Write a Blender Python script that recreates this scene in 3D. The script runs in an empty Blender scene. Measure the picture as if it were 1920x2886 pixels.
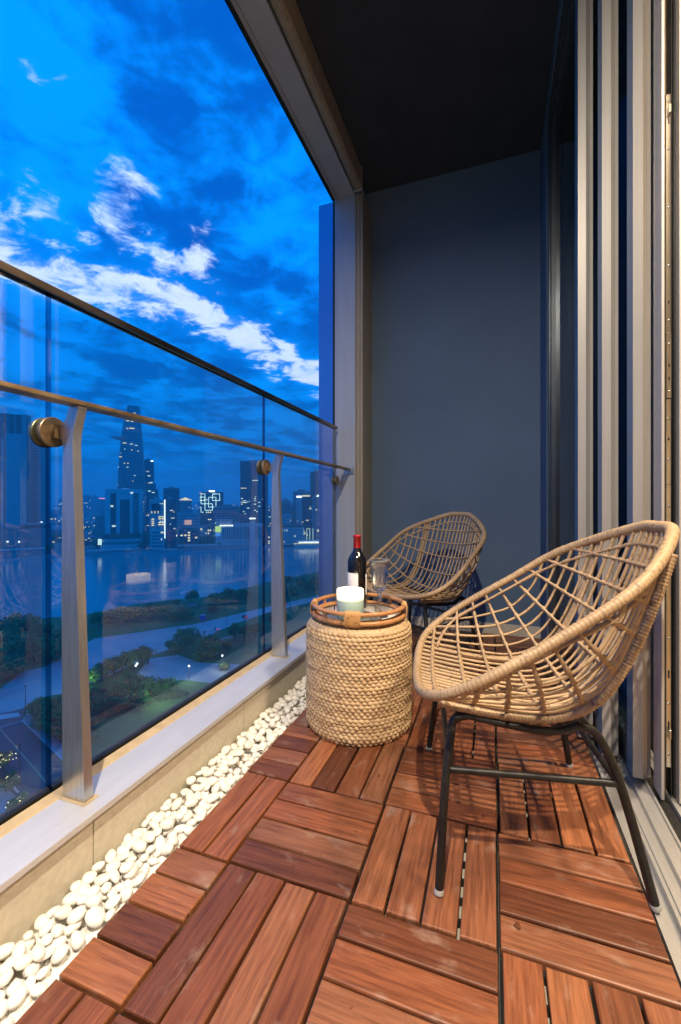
import bpy, bmesh, math, random
from mathutils import Vector, Matrix, noise
random.seed(7)
sc = bpy.context.scene
COL = sc.collection
PI = math.pi

# ------------------------------------------------------------------ camera
F_PX, H_CAM, CY_PX = 1210.9, 0.8042, 1423.0
YAW = math.atan(437.0 / F_PX)
cd = bpy.data.cameras.new('camera'); cam = bpy.data.objects.new('camera', cd); COL.objects.link(cam)
cam.location = (0, 0, H_CAM); cam.rotation_euler = (PI / 2, 0, YAW)
cd.sensor_fit = 'VERTICAL'; cd.sensor_height = 36.0; cd.lens = 36.0 * F_PX / 2886.0
cd.shift_y = -20.0 / 2886.0
cd.clip_start = 0.02; cd.clip_end = 12000
sc.camera = cam

# ------------------------------------------------------------------ render / view
sc.view_settings.view_transform = 'Standard'; sc.view_settings.look = 'None'
sc.view_settings.exposure = 0.0; sc.view_settings.gamma = 1.0
sc.view_settings.use_curve_mapping = False
sc.render.engine = 'CYCLES'
sc.cycles.volume_bounces = 2
cy = sc.cycles
cy.use_denoising = True
try: cy.denoiser = 'OPENIMAGEDENOISE'
except Exception: pass
cy.max_bounces = 7; cy.diffuse_bounces = 3; cy.glossy_bounces = 4; cy.transmission_bounces = 6; cy.transparent_max_bounces = 24
cy.caustics_reflective = False; cy.caustics_refractive = False
cy.sample_clamp_indirect = 6.0

# ------------------------------------------------------------------ sky: blue dusk under broken cloud
W = bpy.data.worlds.new('World'); sc.world = W; W.use_nodes = True
nt = W.node_tree; nt.nodes.clear()
def N(t, **k):
    n = nt.nodes.new(t)
    for a, b in k.items(): setattr(n, a, b)
    return n
def Lk(a, b): nt.links.new(a, b)
def M(op, a, b=None, c=None, clamp=False):
    n = N('ShaderNodeMath', operation=op, use_clamp=clamp)
    for i, x in enumerate((a, b, c)):
        if x is None: continue
        if isinstance(x, (int, float)): n.inputs[i].default_value = x
        else: Lk(x, n.inputs[i])
    return n.outputs[0]
def SS(x, lo, hi):
    n = N('ShaderNodeMapRange', interpolation_type='SMOOTHSTEP')
    Lk(x, n.inputs['Value']); n.inputs['From Min'].default_value = lo; n.inputs['From Max'].default_value = hi
    return n.outputs['Result']
def MIX(f, a, b):
    n = N('ShaderNodeMix', data_type='RGBA')
    if isinstance(f, (int, float)): n.inputs[0].default_value = f
    else: Lk(f, n.inputs[0])
    for i, x in ((6, a), (7, b)):
        if isinstance(x, tuple): n.inputs[i].default_value = (*x, 1)
        else: Lk(x, n.inputs[i])
    return n.outputs[2]
def NZ(vec, scale, detail, rough=.55, dist=0.0):
    n = N('ShaderNodeTexNoise'); n.inputs['Scale'].default_value = scale; n.inputs['Detail'].default_value = detail
    n.inputs['Roughness'].default_value = rough; n.inputs['Distortion'].default_value = dist
    Lk(vec, n.inputs['Vector']); return n.outputs['Fac']
tc = N('ShaderNodeTexCoord'); sep = N('ShaderNodeSeparateXYZ'); Lk(tc.outputs['Generated'], sep.inputs[0])
zc = M('MAXIMUM', sep.outputs[2], 0.0)
k = M('ADD', zc, 0.08)
px = M('DIVIDE', sep.outputs[0], k); py = M('DIVIDE', sep.outputs[1], k)
cmb = N('ShaderNodeCombineXYZ'); Lk(px, cmb.inputs[0]); Lk(py, cmb.inputs[1])
P = cmb.outputs[0]
n_big = NZ(P, 1.05, 7, .58, .45)
n_mid = NZ(P, 2.7, 8, .62, .35)
n_fine = NZ(P, 5.2, 9, .66, .5)
n_warp = NZ(P, 1.7, 6, .58, .0)
cover = M('ADD', M('ADD', M('MULTIPLY', n_big, .34), M('MULTIPLY', n_mid, .38)), M('MULTIPLY', n_fine, .28))
dark = SS(cover, .445, .56)                       # 1 = lighter blue gap, 0 = heavy cloud
hz = SS(zc, 0.0, .55)
blue_lo = MIX(hz, (.0, .128, .50), (.0, .120, .66))
blue_hi = MIX(hz, (.0, .300, 1.02), (.0, .395, 1.45))
base = MIX(dark, blue_lo, blue_hi)
# long bright break in the cloud, drawn out along the wind
sdist = M('ADD', M('ADD', px, 1.70), M('MULTIPLY', py, -.30))
sdist = M('ADD', sdist, M('MULTIPLY', M('SUBTRACT', n_warp, .5), .80))
band = SS(M('ABSOLUTE', sdist), .40, .0)
wisp = M('ADD', M('MULTIPLY', n_fine, .55), M('MULTIPLY', n_mid, .45))
wsp = SS(wisp, .40, .62)
white = SS(M('ADD', M('MULTIPLY', band, 1.06), M('MULTIPLY', M('SUBTRACT', wsp, .5), 1.15)), .40, 1.10)
# stray bright tears elsewhere in the cover
tear = M('MULTIPLY', SS(n_fine, .65, .76), M('MULTIPLY', SS(n_mid, .48, .60), SS(sdist, -.2, .3)))
spots = M('MULTIPLY', tear, .55)
white = M('MULTIPLY', white, SS(band, .0, .22))
# short ragged spurs that run up from the bright break
def spur(cx_, cy_, hl, wd):
    s2 = M('ADD', M('ADD', M('MULTIPLY', M('SUBTRACT', px, cx_), .67), M('MULTIPLY', M('SUBTRACT', py, cy_), .74)), M('MULTIPLY', M('SUBTRACT', n_warp, .5), .30))
    t2 = M('SUBTRACT', M('MULTIPLY', M('SUBTRACT', px, cx_), .74), M('MULTIPLY', M('SUBTRACT', py, cy_), .67))
    m2 = M('MULTIPLY', SS(M('ABSOLUTE', s2), wd, .0), SS(M('ABSOLUTE', t2), hl, hl * .4))
    return SS(M('ADD', m2, M('MULTIPLY', M('SUBTRACT', wsp, .5), .9)), .55, 1.15)
white = M('MAXIMUM', white, M('MAXIMUM', spur(-1.06, 1.00, .34, .15), spur(-.96, 1.20, .30, .13)))
white = M('MAXIMUM', white, spots)
halo = M('MULTIPLY', band, .50)
base = MIX(halo, base, (.0, .44, 1.6))
white = M('MULTIPLY', white, M('ADD', .62, M('MULTIPLY', SS(n_fine, .35, .62), .38)))
skyc = MIX(white, base, (.84, 1.02, 1.35))
gnd = SS(sep.outputs[2], -.02, .0)
skyc = MIX(gnd, (.001, .07, .22), skyc)
bg = N('ShaderNodeBackground'); Lk(skyc, bg.inputs['Color']); bg.inputs['Strength'].default_value = 1.0
wo = N('ShaderNodeOutputWorld'); Lk(bg.outputs[0], wo.inputs['Surface'])

# ------------------------------------------------------------------ lamps of the place
def area_disc(name, loc, size, power, color, rot=(0, 0, 0)):
    l = bpy.data.lights.new(name, 'AREA'); l.shape = 'DISK'; l.size = size; l.energy = power; l.color = color
    o = bpy.data.objects.new(name, l); COL.objects.link(o); o.location = loc; o.rotation_euler = rot
    return o
WARM = (1.0, .86, .67)
LAMP_XY = (0.02, -0.52)
bl_ = area_disc('balcony_lamp_light', (LAMP_XY[0], LAMP_XY[1], 2.93), .05, 120, WARM); bl_.data.spread = math.radians(168)
area_disc('room_lamp_light', (1.05, 0.85, 2.60), .30, 72, (1.0, .81, .57))

# ================================================================== helpers
def at_plane_x(u, v, X):
    r = ray(u, v); t = X / r[0]; return Vector((X, r[1] * t, H_CAM + r[2] * t))
def ray(u, v):
    a = (u - 960) / F_PX; b = -(v - CY_PX) / F_PX
    return (math.cos(YAW) * a - math.sin(YAW), math.sin(YAW) * a + math.cos(YAW), b)
GZ = -65.0
def ground(u, v, z=GZ):
    r = ray(u, v); t = (z - H_CAM) / r[2]; return Vector((r[0] * t, r[1] * t, z))
def at_depth(u, d):
    a = (u - 960) / F_PX; return (d * (math.cos(YAW) * a - math.sin(YAW)), d * (math.sin(YAW) * a + math.cos(YAW)))
def z_at(v, d): return H_CAM - (v - CY_PX) * d / F_PX

class MB:
    def __init__(s): s.v = []; s.f = []; s.m = []; s.sm = []
    def add(s, vs, fs, mi=0, smooth=False):
        o = len(s.v); s.v += [tuple(p) for p in vs]
        for f in fs: s.f.append(tuple(i + o for i in f)); s.m.append(mi); s.sm.append(smooth)
    def box(s, a, b, mi=0):
        x0, y0, z0 = a; x1, y1, z1 = b
        s.add([(x0,y0,z0),(x1,y0,z0),(x1,y1,z0),(x0,y1,z0),(x0,y0,z1),(x1,y0,z1),(x1,y1,z1),(x0,y1,z1)],
              [(0,3,2,1),(4,5,6,7),(0,1,5,4),(1,2,6,5),(2,3,7,6),(3,0,4,7)], mi)
    def prism(s, poly, axis, lo, hi, mi=0, smooth=False):
        # poly: ccw list of 2D; axis 'x','y','z' is the extrusion axis
        def mk(p, t):
            if axis == 'y': return (p[0], t, p[1])
            if axis == 'x': return (t, p[0], p[1])
            return (p[0], p[1], t)
        n = len(poly); vs = [mk(p, lo) for p in poly] + [mk(p, hi) for p in poly]
        fs = [(i, (i + 1) % n, n + (i + 1) % n, n + i) for i in range(n)]
        s.add(vs, fs, mi, smooth); s.add(vs, [tuple(range(n - 1, -1, -1)), tuple(range(n, 2 * n))], mi)
    def tube(s, pts, r, n=8, closed=False, mi=0, cap=True, up=None, ell=None):
        pts = [Vector(p) for p in pts]; m = len(pts)
        if not hasattr(r, '__len__'): r = [r] * m
        T = []
        for i in range(m):
            a = pts[(i - 1) % m] if (closed or i > 0) else pts[0]
            b = pts[(i + 1) % m] if (closed or i < m - 1) else pts[-1]
            t = (b - a); T.append(t.normalized() if t.length > 1e-9 else Vector((0, 0, 1)))
        nv = Vector(up) if up else (Vector((0, 0, 1)) if abs(T[0].z) < .9 else Vector((1, 0, 0)))
        nv = (nv - T[0] * nv.dot(T[0])).normalized()
        vs = []
        for i in range(m):
            if i: nv = nv - T[i] * nv.dot(T[i]); nv.normalize()
            bv = T[i].cross(nv)
            e = ell[i] if ell else 1.0
            for j in range(n):
                a = 2 * PI * j / n
                vs.append(pts[i] + nv * (math.cos(a) * r[i]) + bv * (math.sin(a) * r[i] * e))
        fs = []
        rng = m if closed else m - 1
        for i in range(rng):
            i2 = (i + 1) % m
            for j in range(n):
                j2 = (j + 1) % n; fs.append((i * n + j, i * n + j2, i2 * n + j2, i2 * n + j))
        s.add(vs, fs, mi, True)
        if cap and not closed:
            s.add(vs[:n], [tuple(range(n - 1, -1, -1))], mi); s.add(vs[-n:], [tuple(range(n))], mi)
    def lathe(s, prof, n=32, c=(0, 0), mi=0, smooth=True):
        vs = []
        for (r, z) in prof:
            for j in range(n):
                a = 2 * PI * j / n; vs.append((c[0] + r * math.cos(a), c[1] + r * math.sin(a), z))
        fs = []
        for i in range(len(prof) - 1):
            for j in range(n):
                j2 = (j + 1) % n; fs.append((i * n + j, i * n + j2, (i + 1) * n + j2, (i + 1) * n + j))
        s.add(vs, fs, mi, smooth)
    def disc(s, c, r, n=24, mi=0, up=1):
        vs = [(c[0] + r * math.cos(2 * PI * j / n), c[1] + r * math.sin(2 * PI * j / n), c[2]) for j in range(n)]
        s.add(vs, [tuple(range(n)) if up > 0 else tuple(range(n - 1, -1, -1))], mi)
    def mesh(s, name, mats):
        me = bpy.data.meshes.new(name); me.from_pydata(s.v, [], s.f)
        for m_ in (mats if isinstance(mats, (list, tuple)) else [mats]): me.materials.append(m_)
        me.polygons.foreach_set('material_index', s.m); me.polygons.foreach_set('use_smooth', s.sm); me.update()
        return me
    def build(s, name, mats, parent=None, **p):
        return mk(name, s.mesh(name, mats), parent, **p)
def mk(name, me, parent=None, label=None, cat=None, group=None, kind=None, loc=None, rot=None):
    o = bpy.data.objects.new(name, me); COL.objects.link(o)
    if parent: o.parent = parent
    if loc is not None: o.location = loc
    if rot is not None: o.rotation_euler = rot
    if label: o['label'] = label
    if cat: o['category'] = cat
    if group: o['group'] = group
    if kind: o['kind'] = kind
    return o
def thing(name, label, cat, loc=(0, 0, 0), rz=0.0, group=None, kind=None):
    return mk(name, None, None, label, cat, group, kind, loc, (0, 0, rz))
def copy_tree(o, parent=None):
    c_ = o.copy(); COL.objects.link(c_)
    if parent: c_.parent = parent
    for ch in list(o.children): copy_tree(ch, c_)
    return c_
def box_part(name, a, b, m, parent=None, bev=0.0, **p):
    mb = MB()
    if bev <= 0: mb.box(a, b)
    else: bevbox(mb, a, b, bev)
    return mb.build(name, m, parent, **p)
def bevbox(mb, a, b, e, mi=0):
    bm = bmesh.new(); bmesh.ops.create_cube(bm, size=1)
    for v in bm.verts:
        v.co = Vector([(a[i] + b[i]) / 2 + v.co[i] * (b[i] - a[i]) for i in range(3)])
    bmesh.ops.bevel(bm, geom=list(bm.edges), offset=e, segments=1, affect='EDGES')
    bm.verts.index_update()
    mb.add([v.co[:] for v in bm.verts], [tuple(v.index for v in f.verts) for f in bm.faces], mi, False); bm.free()

# ------------------------------------------------------------------ materials
def new_mat(name):
    m = bpy.data.materials.new(name); m.use_nodes = True; t = m.node_tree
    return m, t, t.nodes['Principled BSDF']
def nd(t, ty, **k):
    n = t.nodes.new(ty)
    for a, b in k.items(): setattr(n, a, b)
    return n
def noise_col(t, coord, scale, c0, c1, lo=.35, hi=.65, detail=5, stretch=(1, 1, 1), offs=False, rough=.55):
    tcn = nd(t, 'ShaderNodeTexCoord'); mp = nd(t, 'ShaderNodeMapping'); mp.inputs['Scale'].default_value = stretch
    src = tcn.outputs[coord]
    if offs:
        oi = nd(t, 'ShaderNodeObjectInfo'); ad = nd(t, 'ShaderNodeVectorMath', operation='ADD')
        ml = nd(t, 'ShaderNodeMath', operation='MULTIPLY'); ml.inputs[1].default_value = 37.0
        t.links.new(oi.outputs['Random'], ml.inputs[0]); t.links.new(src, ad.inputs[0]); t.links.new(ml.outputs[0], ad.inputs[1]); src = ad.outputs[0]
    t.links.new(src, mp.inputs[0])
    nz = nd(t, 'ShaderNodeTexNoise'); nz.inputs['Scale'].default_value = scale; nz.inputs['Detail'].default_value = detail; nz.inputs['Roughness'].default_value = rough
    t.links.new(mp.outputs[0], nz.inputs['Vector'])
    mr = nd(t, 'ShaderNodeMapRange'); mr.inputs['From Min'].default_value = lo; mr.inputs['From Max'].default_value = hi
    t.links.new(nz.outputs['Fac'], mr.inputs['Value'])
    mx = nd(t, 'ShaderNodeMix', data_type='RGBA'); t.links.new(mr.outputs[0], mx.inputs[0])
    for i, c_ in ((6, c0), (7, c1)):
        if isinstance(c_, tuple): mx.inputs[i].default_value = (*c_, 1)
        else: t.links.new(c_, mx.inputs[i])
    return mx.outputs[2], nz.outputs['Fac']
def bump(t, b, h, strength=.3, dist=.002):
    bp = nd(t, 'ShaderNodeBump'); bp.inputs['Strength'].default_value = strength; bp.inputs['Distance'].default_value = dist
    t.links.new(h, bp.inputs['Height']); t.links.new(bp.outputs[0], b.inputs['Normal'])
def mat(name, c0, c1=None, rough=.5, metal=0.0, scale=8, stretch=(1, 1, 1), bmp=0.0, bd=.002, spec=None, detail=5, lo=.35, hi=.65, coord='Object', offs=False):
    m, t, b = new_mat(name)
    if c1 is None: c1 = tuple(x * .82 for x in c0)
    col, fac = noise_col(t, coord, scale, c1, c0, lo, hi, detail, stretch, offs)
    t.links.new(col, b.inputs['Base Color']); b.inputs['Roughness'].default_value = rough; b.inputs['Metallic'].default_value = metal
    if spec is not None: b.inputs['Specular IOR Level'].default_value = spec
    if bmp: bump(t, b, fac, bmp, bd)
    return m
def emit(name, col, strength, sample=False):
    m = bpy.data.materials.new(name); m.use_nodes = True; t = m.node_tree; t.nodes.clear()
    e = nd(t, 'ShaderNodeEmission'); e.inputs[0].default_value = (*col, 1); e.inputs[1].default_value = strength
    o = nd(t, 'ShaderNodeOutputMaterial'); t.links.new(e.outputs[0], o.inputs[0])
    if not sample: m.cycles.emission_sampling = 'NONE'
    return m
def glass_mat(name, tint, ior=1.5, rough=0.0, gain=1.0):
    m = bpy.data.materials.new(name); m.use_nodes = True; t = m.node_tree; t.nodes.clear()
    tr = nd(t, 'ShaderNodeBsdfTransparent'); tr.inputs[0].default_value = (*tint, 1)
    gl = nd(t, 'ShaderNodeBsdfGlossy'); gl.inputs['Roughness'].default_value = rough
    fr = nd(t, 'ShaderNodeFresnel'); fr.inputs[0].default_value = ior
    ge = nd(t, 'ShaderNodeNewGeometry')
    mu = nd(t, 'ShaderNodeMath', operation='MULTIPLY'); mu.inputs[1].default_value = gain; t.links.new(fr.outputs[0], mu.inputs[0])
    inv = nd(t, 'ShaderNodeMath', operation='SUBTRACT'); inv.inputs[0].default_value = 1.0; t.links.new(ge.outputs['Backfacing'], inv.inputs[1])
    m2 = nd(t, 'ShaderNodeMath', operation='MULTIPLY'); t.links.new(mu.outputs[0], m2.inputs[0]); t.links.new(inv.outputs[0], m2.inputs[1])
    mx = nd(t, 'ShaderNodeMixShader'); t.links.new(m2.outputs[0], mx.inputs[0]); t.links.new(tr.outputs[0], mx.inputs[1]); t.links.new(gl.outputs[0], mx.inputs[2])
    o = nd(t, 'ShaderNodeOutputMaterial'); t.links.new(mx.outputs[0], o.inputs[0])
    return m

def wood_mat():
    m, t, b = new_mat('oiled_acacia')
    oi = nd(t, 'ShaderNodeObjectInfo')
    # tone of each slat
    rp = nd(t, 'ShaderNodeValToRGB'); rp.color_ramp.elements[0].color = (.118, .039, .018, 1); rp.color_ramp.elements[1].color = (.370, .135, .053, 1)
    e = rp.color_ramp.elements.new(.5); e.color = (.300, .100, .040, 1)
    e = rp.color_ramp.elements.new(.75); e.color = (.255, .105, .052, 1)
    t.links.new(oi.outputs['Random'], rp.inputs[0])
    dk = nd(t, 'ShaderNodeMix', data_type='RGBA', blend_type='MULTIPLY'); dk.inputs[0].default_value = 1; t.links.new(rp.outputs[0], dk.inputs[6]); dk.inputs[7].default_value = (.50, .43, .40, 1)
    g1, f1 = noise_col(t, 'Object', 5.0, dk.outputs[2], rp.outputs[0], .32, .60, 7, (1.6, 26, 26), True, .62)
    lt = nd(t, 'ShaderNodeMix', data_type='RGBA', blend_type='MULTIPLY'); lt.inputs[0].default_value = 1; t.links.new(g1, lt.inputs[6]); lt.inputs[7].default_value = (1.42, 1.30, 1.18, 1)
    g2, f2 = noise_col(t, 'Object', 14.0, g1, lt.outputs[2], .50, .70, 6, (1.0, 34, 34), True, .6)
    # silvery weathering and old water marks
    g3, f3 = noise_col(t, 'Object', 9.0, g2, (.40, .26, .19), .58, .86, 6, (1.2, 2.4, 2.4), True, .6)
    g4, f4 = noise_col(t, 'Object', 30.0, g3, (.07, .024, .012), .70, .78, 3, (1.0, 1.6, 1.6), True, .5)
    t.links.new(g4, b.inputs['Base Color'])
    rr = nd(t, 'ShaderNodeMapRange'); rr.inputs['To Min'].default_value = .30; rr.inputs['To Max'].default_value = .52
    t.links.new(f3, rr.inputs['Value']); t.links.new(rr.outputs[0], b.inputs['Roughness'])
    bump(t, b, f1, .35, .0012)
    return m
M_WOOD = wood_mat()
M_BLACKPL = mat('black_plastic_grid', (.012, .012, .012), rough=.6)
M_SLAB = mat('pale_floor_screed', (.55, .50, .42), (.42, .38, .31), rough=.8, scale=12)
M_PEB = mat('white_pebble', (.94, .92, .87), (.83, .79, .72), rough=.42, scale=26, offs=True, lo=.3, hi=.6)
M_TILE = mat('beige_stone_tile', (.66, .60, .48), (.56, .50, .385), rough=.75, scale=60, bmp=.15, bd=.0006, lo=.3, hi=.7)
M_GROUT = mat('tile_grout', (.20, .17, .12), rough=.9)
M_SILL = mat('satin_aluminium_sill', (.66, .66, .68), (.58, .585, .60), rough=.42, metal=.25, scale=5, stretch=(3, .6, 1))
M_CAULK = mat('beige_sealant', (.58, .45, .28), (.47, .36, .22), rough=.7, scale=30)
M_GASKET = mat('black_gasket', (.008, .008, .009), rough=.5)
M_STEEL = mat('brushed_steel', (.60, .62, .65), (.45, .465, .485), rough=.30, metal=.85, scale=22, stretch=(8, 8, .35), lo=.3, hi=.7, bmp=.08, bd=.0008)
M_BRONZE = mat('tarnished_steel', (.44, .33, .20), (.15, .095, .045), rough=.38, metal=.65, scale=17, stretch=(1, .5, 1), lo=.32, hi=.62, detail=8)
M_TOPRAIL = mat('dark_tarnished_steel', (.24, .19, .15), (.085, .065, .055), rough=.34, metal=1.0, scale=13, stretch=(1, .4, 1), detail=7)
M_GLASS = glass_mat('railing_glass', (.90, .985, .99), 1.52, 0.0, 1.75)
M_GEDGE = glass_mat('glass_edge', (.16, .36, .48), 1.6, .05, 1.5)
M_DGLASS = glass_mat('door_glass', (.60, .68, .74), 1.5, 0.0, 1.1)
M_WALL = mat('slate_paint', (.108, .168, .260), (.090, .146, .230), rough=.78, scale=2.2, bmp=.05, bd=.0006)
M_CEIL = mat('charcoal_ceiling_paint', (.036, .040, .056), (.028, .032, .047), rough=.8, scale=5, bmp=.06, bd=.0008)
M_ALU = mat('champagne_aluminium', (.50, .46, .42), (.44, .40, .365), rough=.40, metal=.35, scale=9, stretch=(6, 6, .3))
M_BEAM = mat('taupe_cladding', (.56, .57, .62), (.515, .525, .57), rough=.5, metal=.15, scale=5)
M_COLUMN = mat('grey_cladding', (.43, .465, .52), (.39, .42, .47), rough=.5, metal=.2, scale=6, stretch=(4, 4, .4))
M_TRIM = mat('beige_trim', (.40, .345, .265), (.32, .275, .21), rough=.5, scale=8, stretch=(5, 5, .3))
M_FIN = mat('blue_grey_facade_panel', (.22, .38, .60), (.20, .35, .56), rough=.22, metal=.85, scale=3)
M_FRAME = mat('door_frame_aluminium', (.52, .495, .465), (.46, .435, .41), rough=.36, metal=.30, scale=10, stretch=(8, 8, .25))
M_SIDE = mat('sky_tinted_stile_side', (.07, .21, .36), (.06, .18, .32), rough=.3, metal=.15)  # sky's blue light put into the colour of the stiles' left faces
M_DARKFR = mat('dark_blue_door_frame', (.075, .09, .11), rough=.3, metal=.5)
M_LOCK = mat('polished_lock_plate', (.78, .74, .66), (.60, .56, .47), rough=.24, metal=1.0, scale=14, stretch=(4, 4, .4))
M_BROWN = mat('brown_rebate', (.10, .075, .035), (.05, .036, .016), rough=.4, scale=8, stretch=(30, 30, .2))
M_CREAM = mat('cream_wall_paint', (.74, .62, .45), (.70, .585, .42), rough=.7, scale=3)
M_WHITE = mat('warm_white_lacquer', (.72, .66, .57), rough=.35)
M_OAK = mat('room_oak_floor', (.32, .20, .10), (.22, .13, .065), rough=.45, scale=6, stretch=(12, 1, 1))
M_TRACK = mat('track_aluminium', (.56, .545, .52), (.50, .485, .465), rough=.34, metal=.5, scale=16, stretch=(5, .3, 5))
M_BRUSH = mat('dirty_black_brush', (.022, .020, .018), (.004, .004, .004), rough=.7, scale=90, bmp=.6, bd=.002)
M_BLACKM = mat('black_powder_coat', (.022, .020, .018), (.011, .010, .010), rough=.42, scale=60, bmp=.25, bd=.0006, metal=.25)
M_CAP = mat('grey_rubber_cap', (.50, .49, .47), rough=.6)
def rattan_mat(name, c0, c1, cdark, sc_=55, rough=.5):
    m, t, b = new_mat(name)
    col, f = noise_col(t, 'Object', 9, c1, c0, .3, .7, 4)
    col2, f2 = noise_col(t, 'Object', sc_, cdark, col, .30, .46, 4, (1, 1, 1), False, .65)
    t.links.new(col2, b.inputs['Base Color']); b.inputs['Roughness'].default_value = rough
    bump(t, b, f2, .35, .0012)
    return m
M_RAT = rattan_mat('natural_rattan', (.54, .365, .195), (.42, .275, .140), (.22, .13, .065), 60)
M_RATW = rattan_mat('rattan_binding', (.50, .34, .19), (.38, .25, .135), (.17, .11, .07), 95)
M_HYA = rattan_mat('water_hyacinth_braid', (.66, .475, .275), (.55, .37, .19), (.40, .24, .11), 34, .6)
M_TRAYR = rattan_mat('varnished_cane', (.60, .29, .12), (.48, .22, .085), (.30, .13, .05), 30, .26)
M_TRAYB = rattan_mat('varnished_cane_binding', (.74, .42, .17), (.62, .33, .12), (.40, .19, .06), 70, .32)
M_TRAYFL = mat('white_tray_base', (.78, .74, .66), (.70, .66, .58), rough=.35, scale=12)
M_BRASS = mat('thin_brass', (.46, .33, .12), (.30, .21, .08), rough=.3, metal=1.0, scale=20)
M_CLEAR = glass_mat('clear_crystal', (.97, .98, .99), 1.5, 0.0, 1.6)
def crystal():
    m, t, b = new_mat('cut_crystal'); b.inputs['Transmission Weight'].default_value = 1.0; b.inputs['Roughness'].default_value = .02; b.inputs['IOR'].default_value = 1.5; b.inputs['Base Color'].default_value = (1, 1, 1, 1)
    tr_ = nd(t, 'ShaderNodeBsdfTransparent'); mx = nd(t, 'ShaderNodeMixShader'); mx.inputs[0].default_value = .15
    t.links.new(b.outputs[0], mx.inputs[1]); t.links.new(tr_.outputs[0], mx.inputs[2]); t.links.new(mx.outputs[0], t.nodes['Material Output'].inputs[0]); return m
M_CRYS = crystal()
M_BOTTLE = mat('dark_bottle_glass', (.010, .008, .008), rough=.06, spec=.8)
M_FOIL = mat('red_foil', (.52, .012, .022), (.42, .008, .016), rough=.32, scale=30)
M_WAXGLOW = emit('candle_glow', (1.0, .80, .48), 3.2, True)
M_FLAME = emit('candle_flame', (1.0, .68, .30), 6.0, True)
M_MINT = mat('mint_frosted_candle_glass', (.58, .78, .70), (.54, .75, .68), rough=.3, scale=6)
M_LABEL = None
def label_mat():
    m, t, b = new_mat('bottle_label_paper')
    tcn = nd(t, 'ShaderNodeTexCoord'); sp = nd(t, 'ShaderNodeSeparateXYZ'); t.links.new(tcn.outputs['Object'], sp.inputs[0])
    wv = nd(t, 'ShaderNodeMath', operation='SINE'); ml = nd(t, 'ShaderNodeMath', operation='MULTIPLY'); ml.inputs[1].default_value = 900
    t.links.new(sp.outputs[2], ml.inputs[0]); t.links.new(ml.outputs[0], wv.inputs[0])
    nz = nd(t, 'ShaderNodeTexNoise'); nz.inputs['Scale'].default_value = 260; t.links.new(tcn.outputs['Object'], nz.inputs['Vector'])
    mu = nd(t, 'ShaderNodeMath', operation='MULTIPLY'); t.links.new(wv.outputs[0], mu.inputs[0]); t.links.new(nz.outputs['Fac'], mu.inputs[1])
    gt = nd(t, 'ShaderNodeMath', operation='GREATER_THAN'); gt.inputs[1].default_value = .42; t.links.new(mu.outputs[0], gt.inputs[0])
    mx = nd(t, 'ShaderNodeMix', data_type='RGBA'); t.links.new(gt.outputs[0], mx.inputs[0]); mx.inputs[6].default_value = (.74, .70, .68, 1); mx.inputs[7].default_value = (.42, .34, .38, 1)
    t.links.new(mx.outputs[2], b.inputs['Base Color']); b.inputs['Roughness'].default_value = .6
    return m
M_LABEL = label_mat()

# ================================================================== THE BALCONY
YF, YN = 2.87, -1.55                 # far and near end of the balcony
# floor slab, ceiling, walls
mb = MB(); mb.box((-.845, YN, -.20), (.62, YF + .1, -.034)); mb.build('balcony_floor', M_SLAB, kind='structure')
mb = MB(); mb.box((-.853, YN, 2.965), (.60, YF + .2, 3.12)); mb.build('ceiling', M_CEIL, kind='structure')
mb = MB(); mb.box((-.8565, YF, -.18), (1.2, YF + .18, 3.12)); wall = mb.build('back_wall', M_WALL, kind='structure')
mb = MB(); mb.box((-.806, YF - .012, -.033), (.256, YF - .0005, .062)); mb.build('skirting', M_TILE, wall)
mb = MB(); mb.box((.256, 2.525, -.18), (.62, YF - .002, 2.963)); mb.build('side_wall', M_WALL, kind='structure')
mb = MB(); mb.box((.256, YN, 2.862), (.62, 2.523, 2.963)); mb.build('wall_above_doors', M_WALL, kind='structure')
mb = MB(); mb.box((-1.0, YN - .18, -.18), (.6, YN, 3.12)); mb.build('near_end_wall', M_WALL, kind='structure')

# beam over the opening, its lips and gaps
beam = MB(); beam.box((-.996, YN, 2.818), (-.862, 2.90, 3.12)); bo = beam.build('edge_beam', M_BEAM, kind='structure')
box_part('outer_lip', (-1.012, YN, 2.806), (-.9985, 2.655, 3.12), M_GASKET, bo)
box_part('shadow_gap', (-.8605, YN, 2.835), (-.8535, 2.66, 2.96), M_GASKET, bo)
box_part('panel_seam', (-.9755, YN, 2.8168), (-.9740, 2.648, 2.8179), M_GASKET, bo)
mb = MB()
for yy in (1.05, -.35):
    mb.box((-.991, yy, 2.8165), (-.984, yy + .007, 2.8178))
mb.build('drip_hole', M_GASKET, bo)
# roller-blind head rail along the inner side of the beam
hr = thing('blind_head_rail', 'beige blind head rail running along the ceiling edge inside the beam', 'blind rail', (-.826, 2.6, 2.82))
mb = MB()
prof = [(-.853, 2.826), (-.843, 2.816), (-.815, 2.818), (-.803, 2.832), (-.801, 2.90), (-.806, 2.964), (-.853, 2.964)]
mb.prism([(p[0] + .826, p[1] - 2.82) for p in prof], 'y', YN - 2.6, .018); mb.build('rail_body', M_TRIM, hr)
box_part('end_cap', (-.028, .0185, -.010), (.0275, .030, .146), M_ALU, hr, .004)
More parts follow.
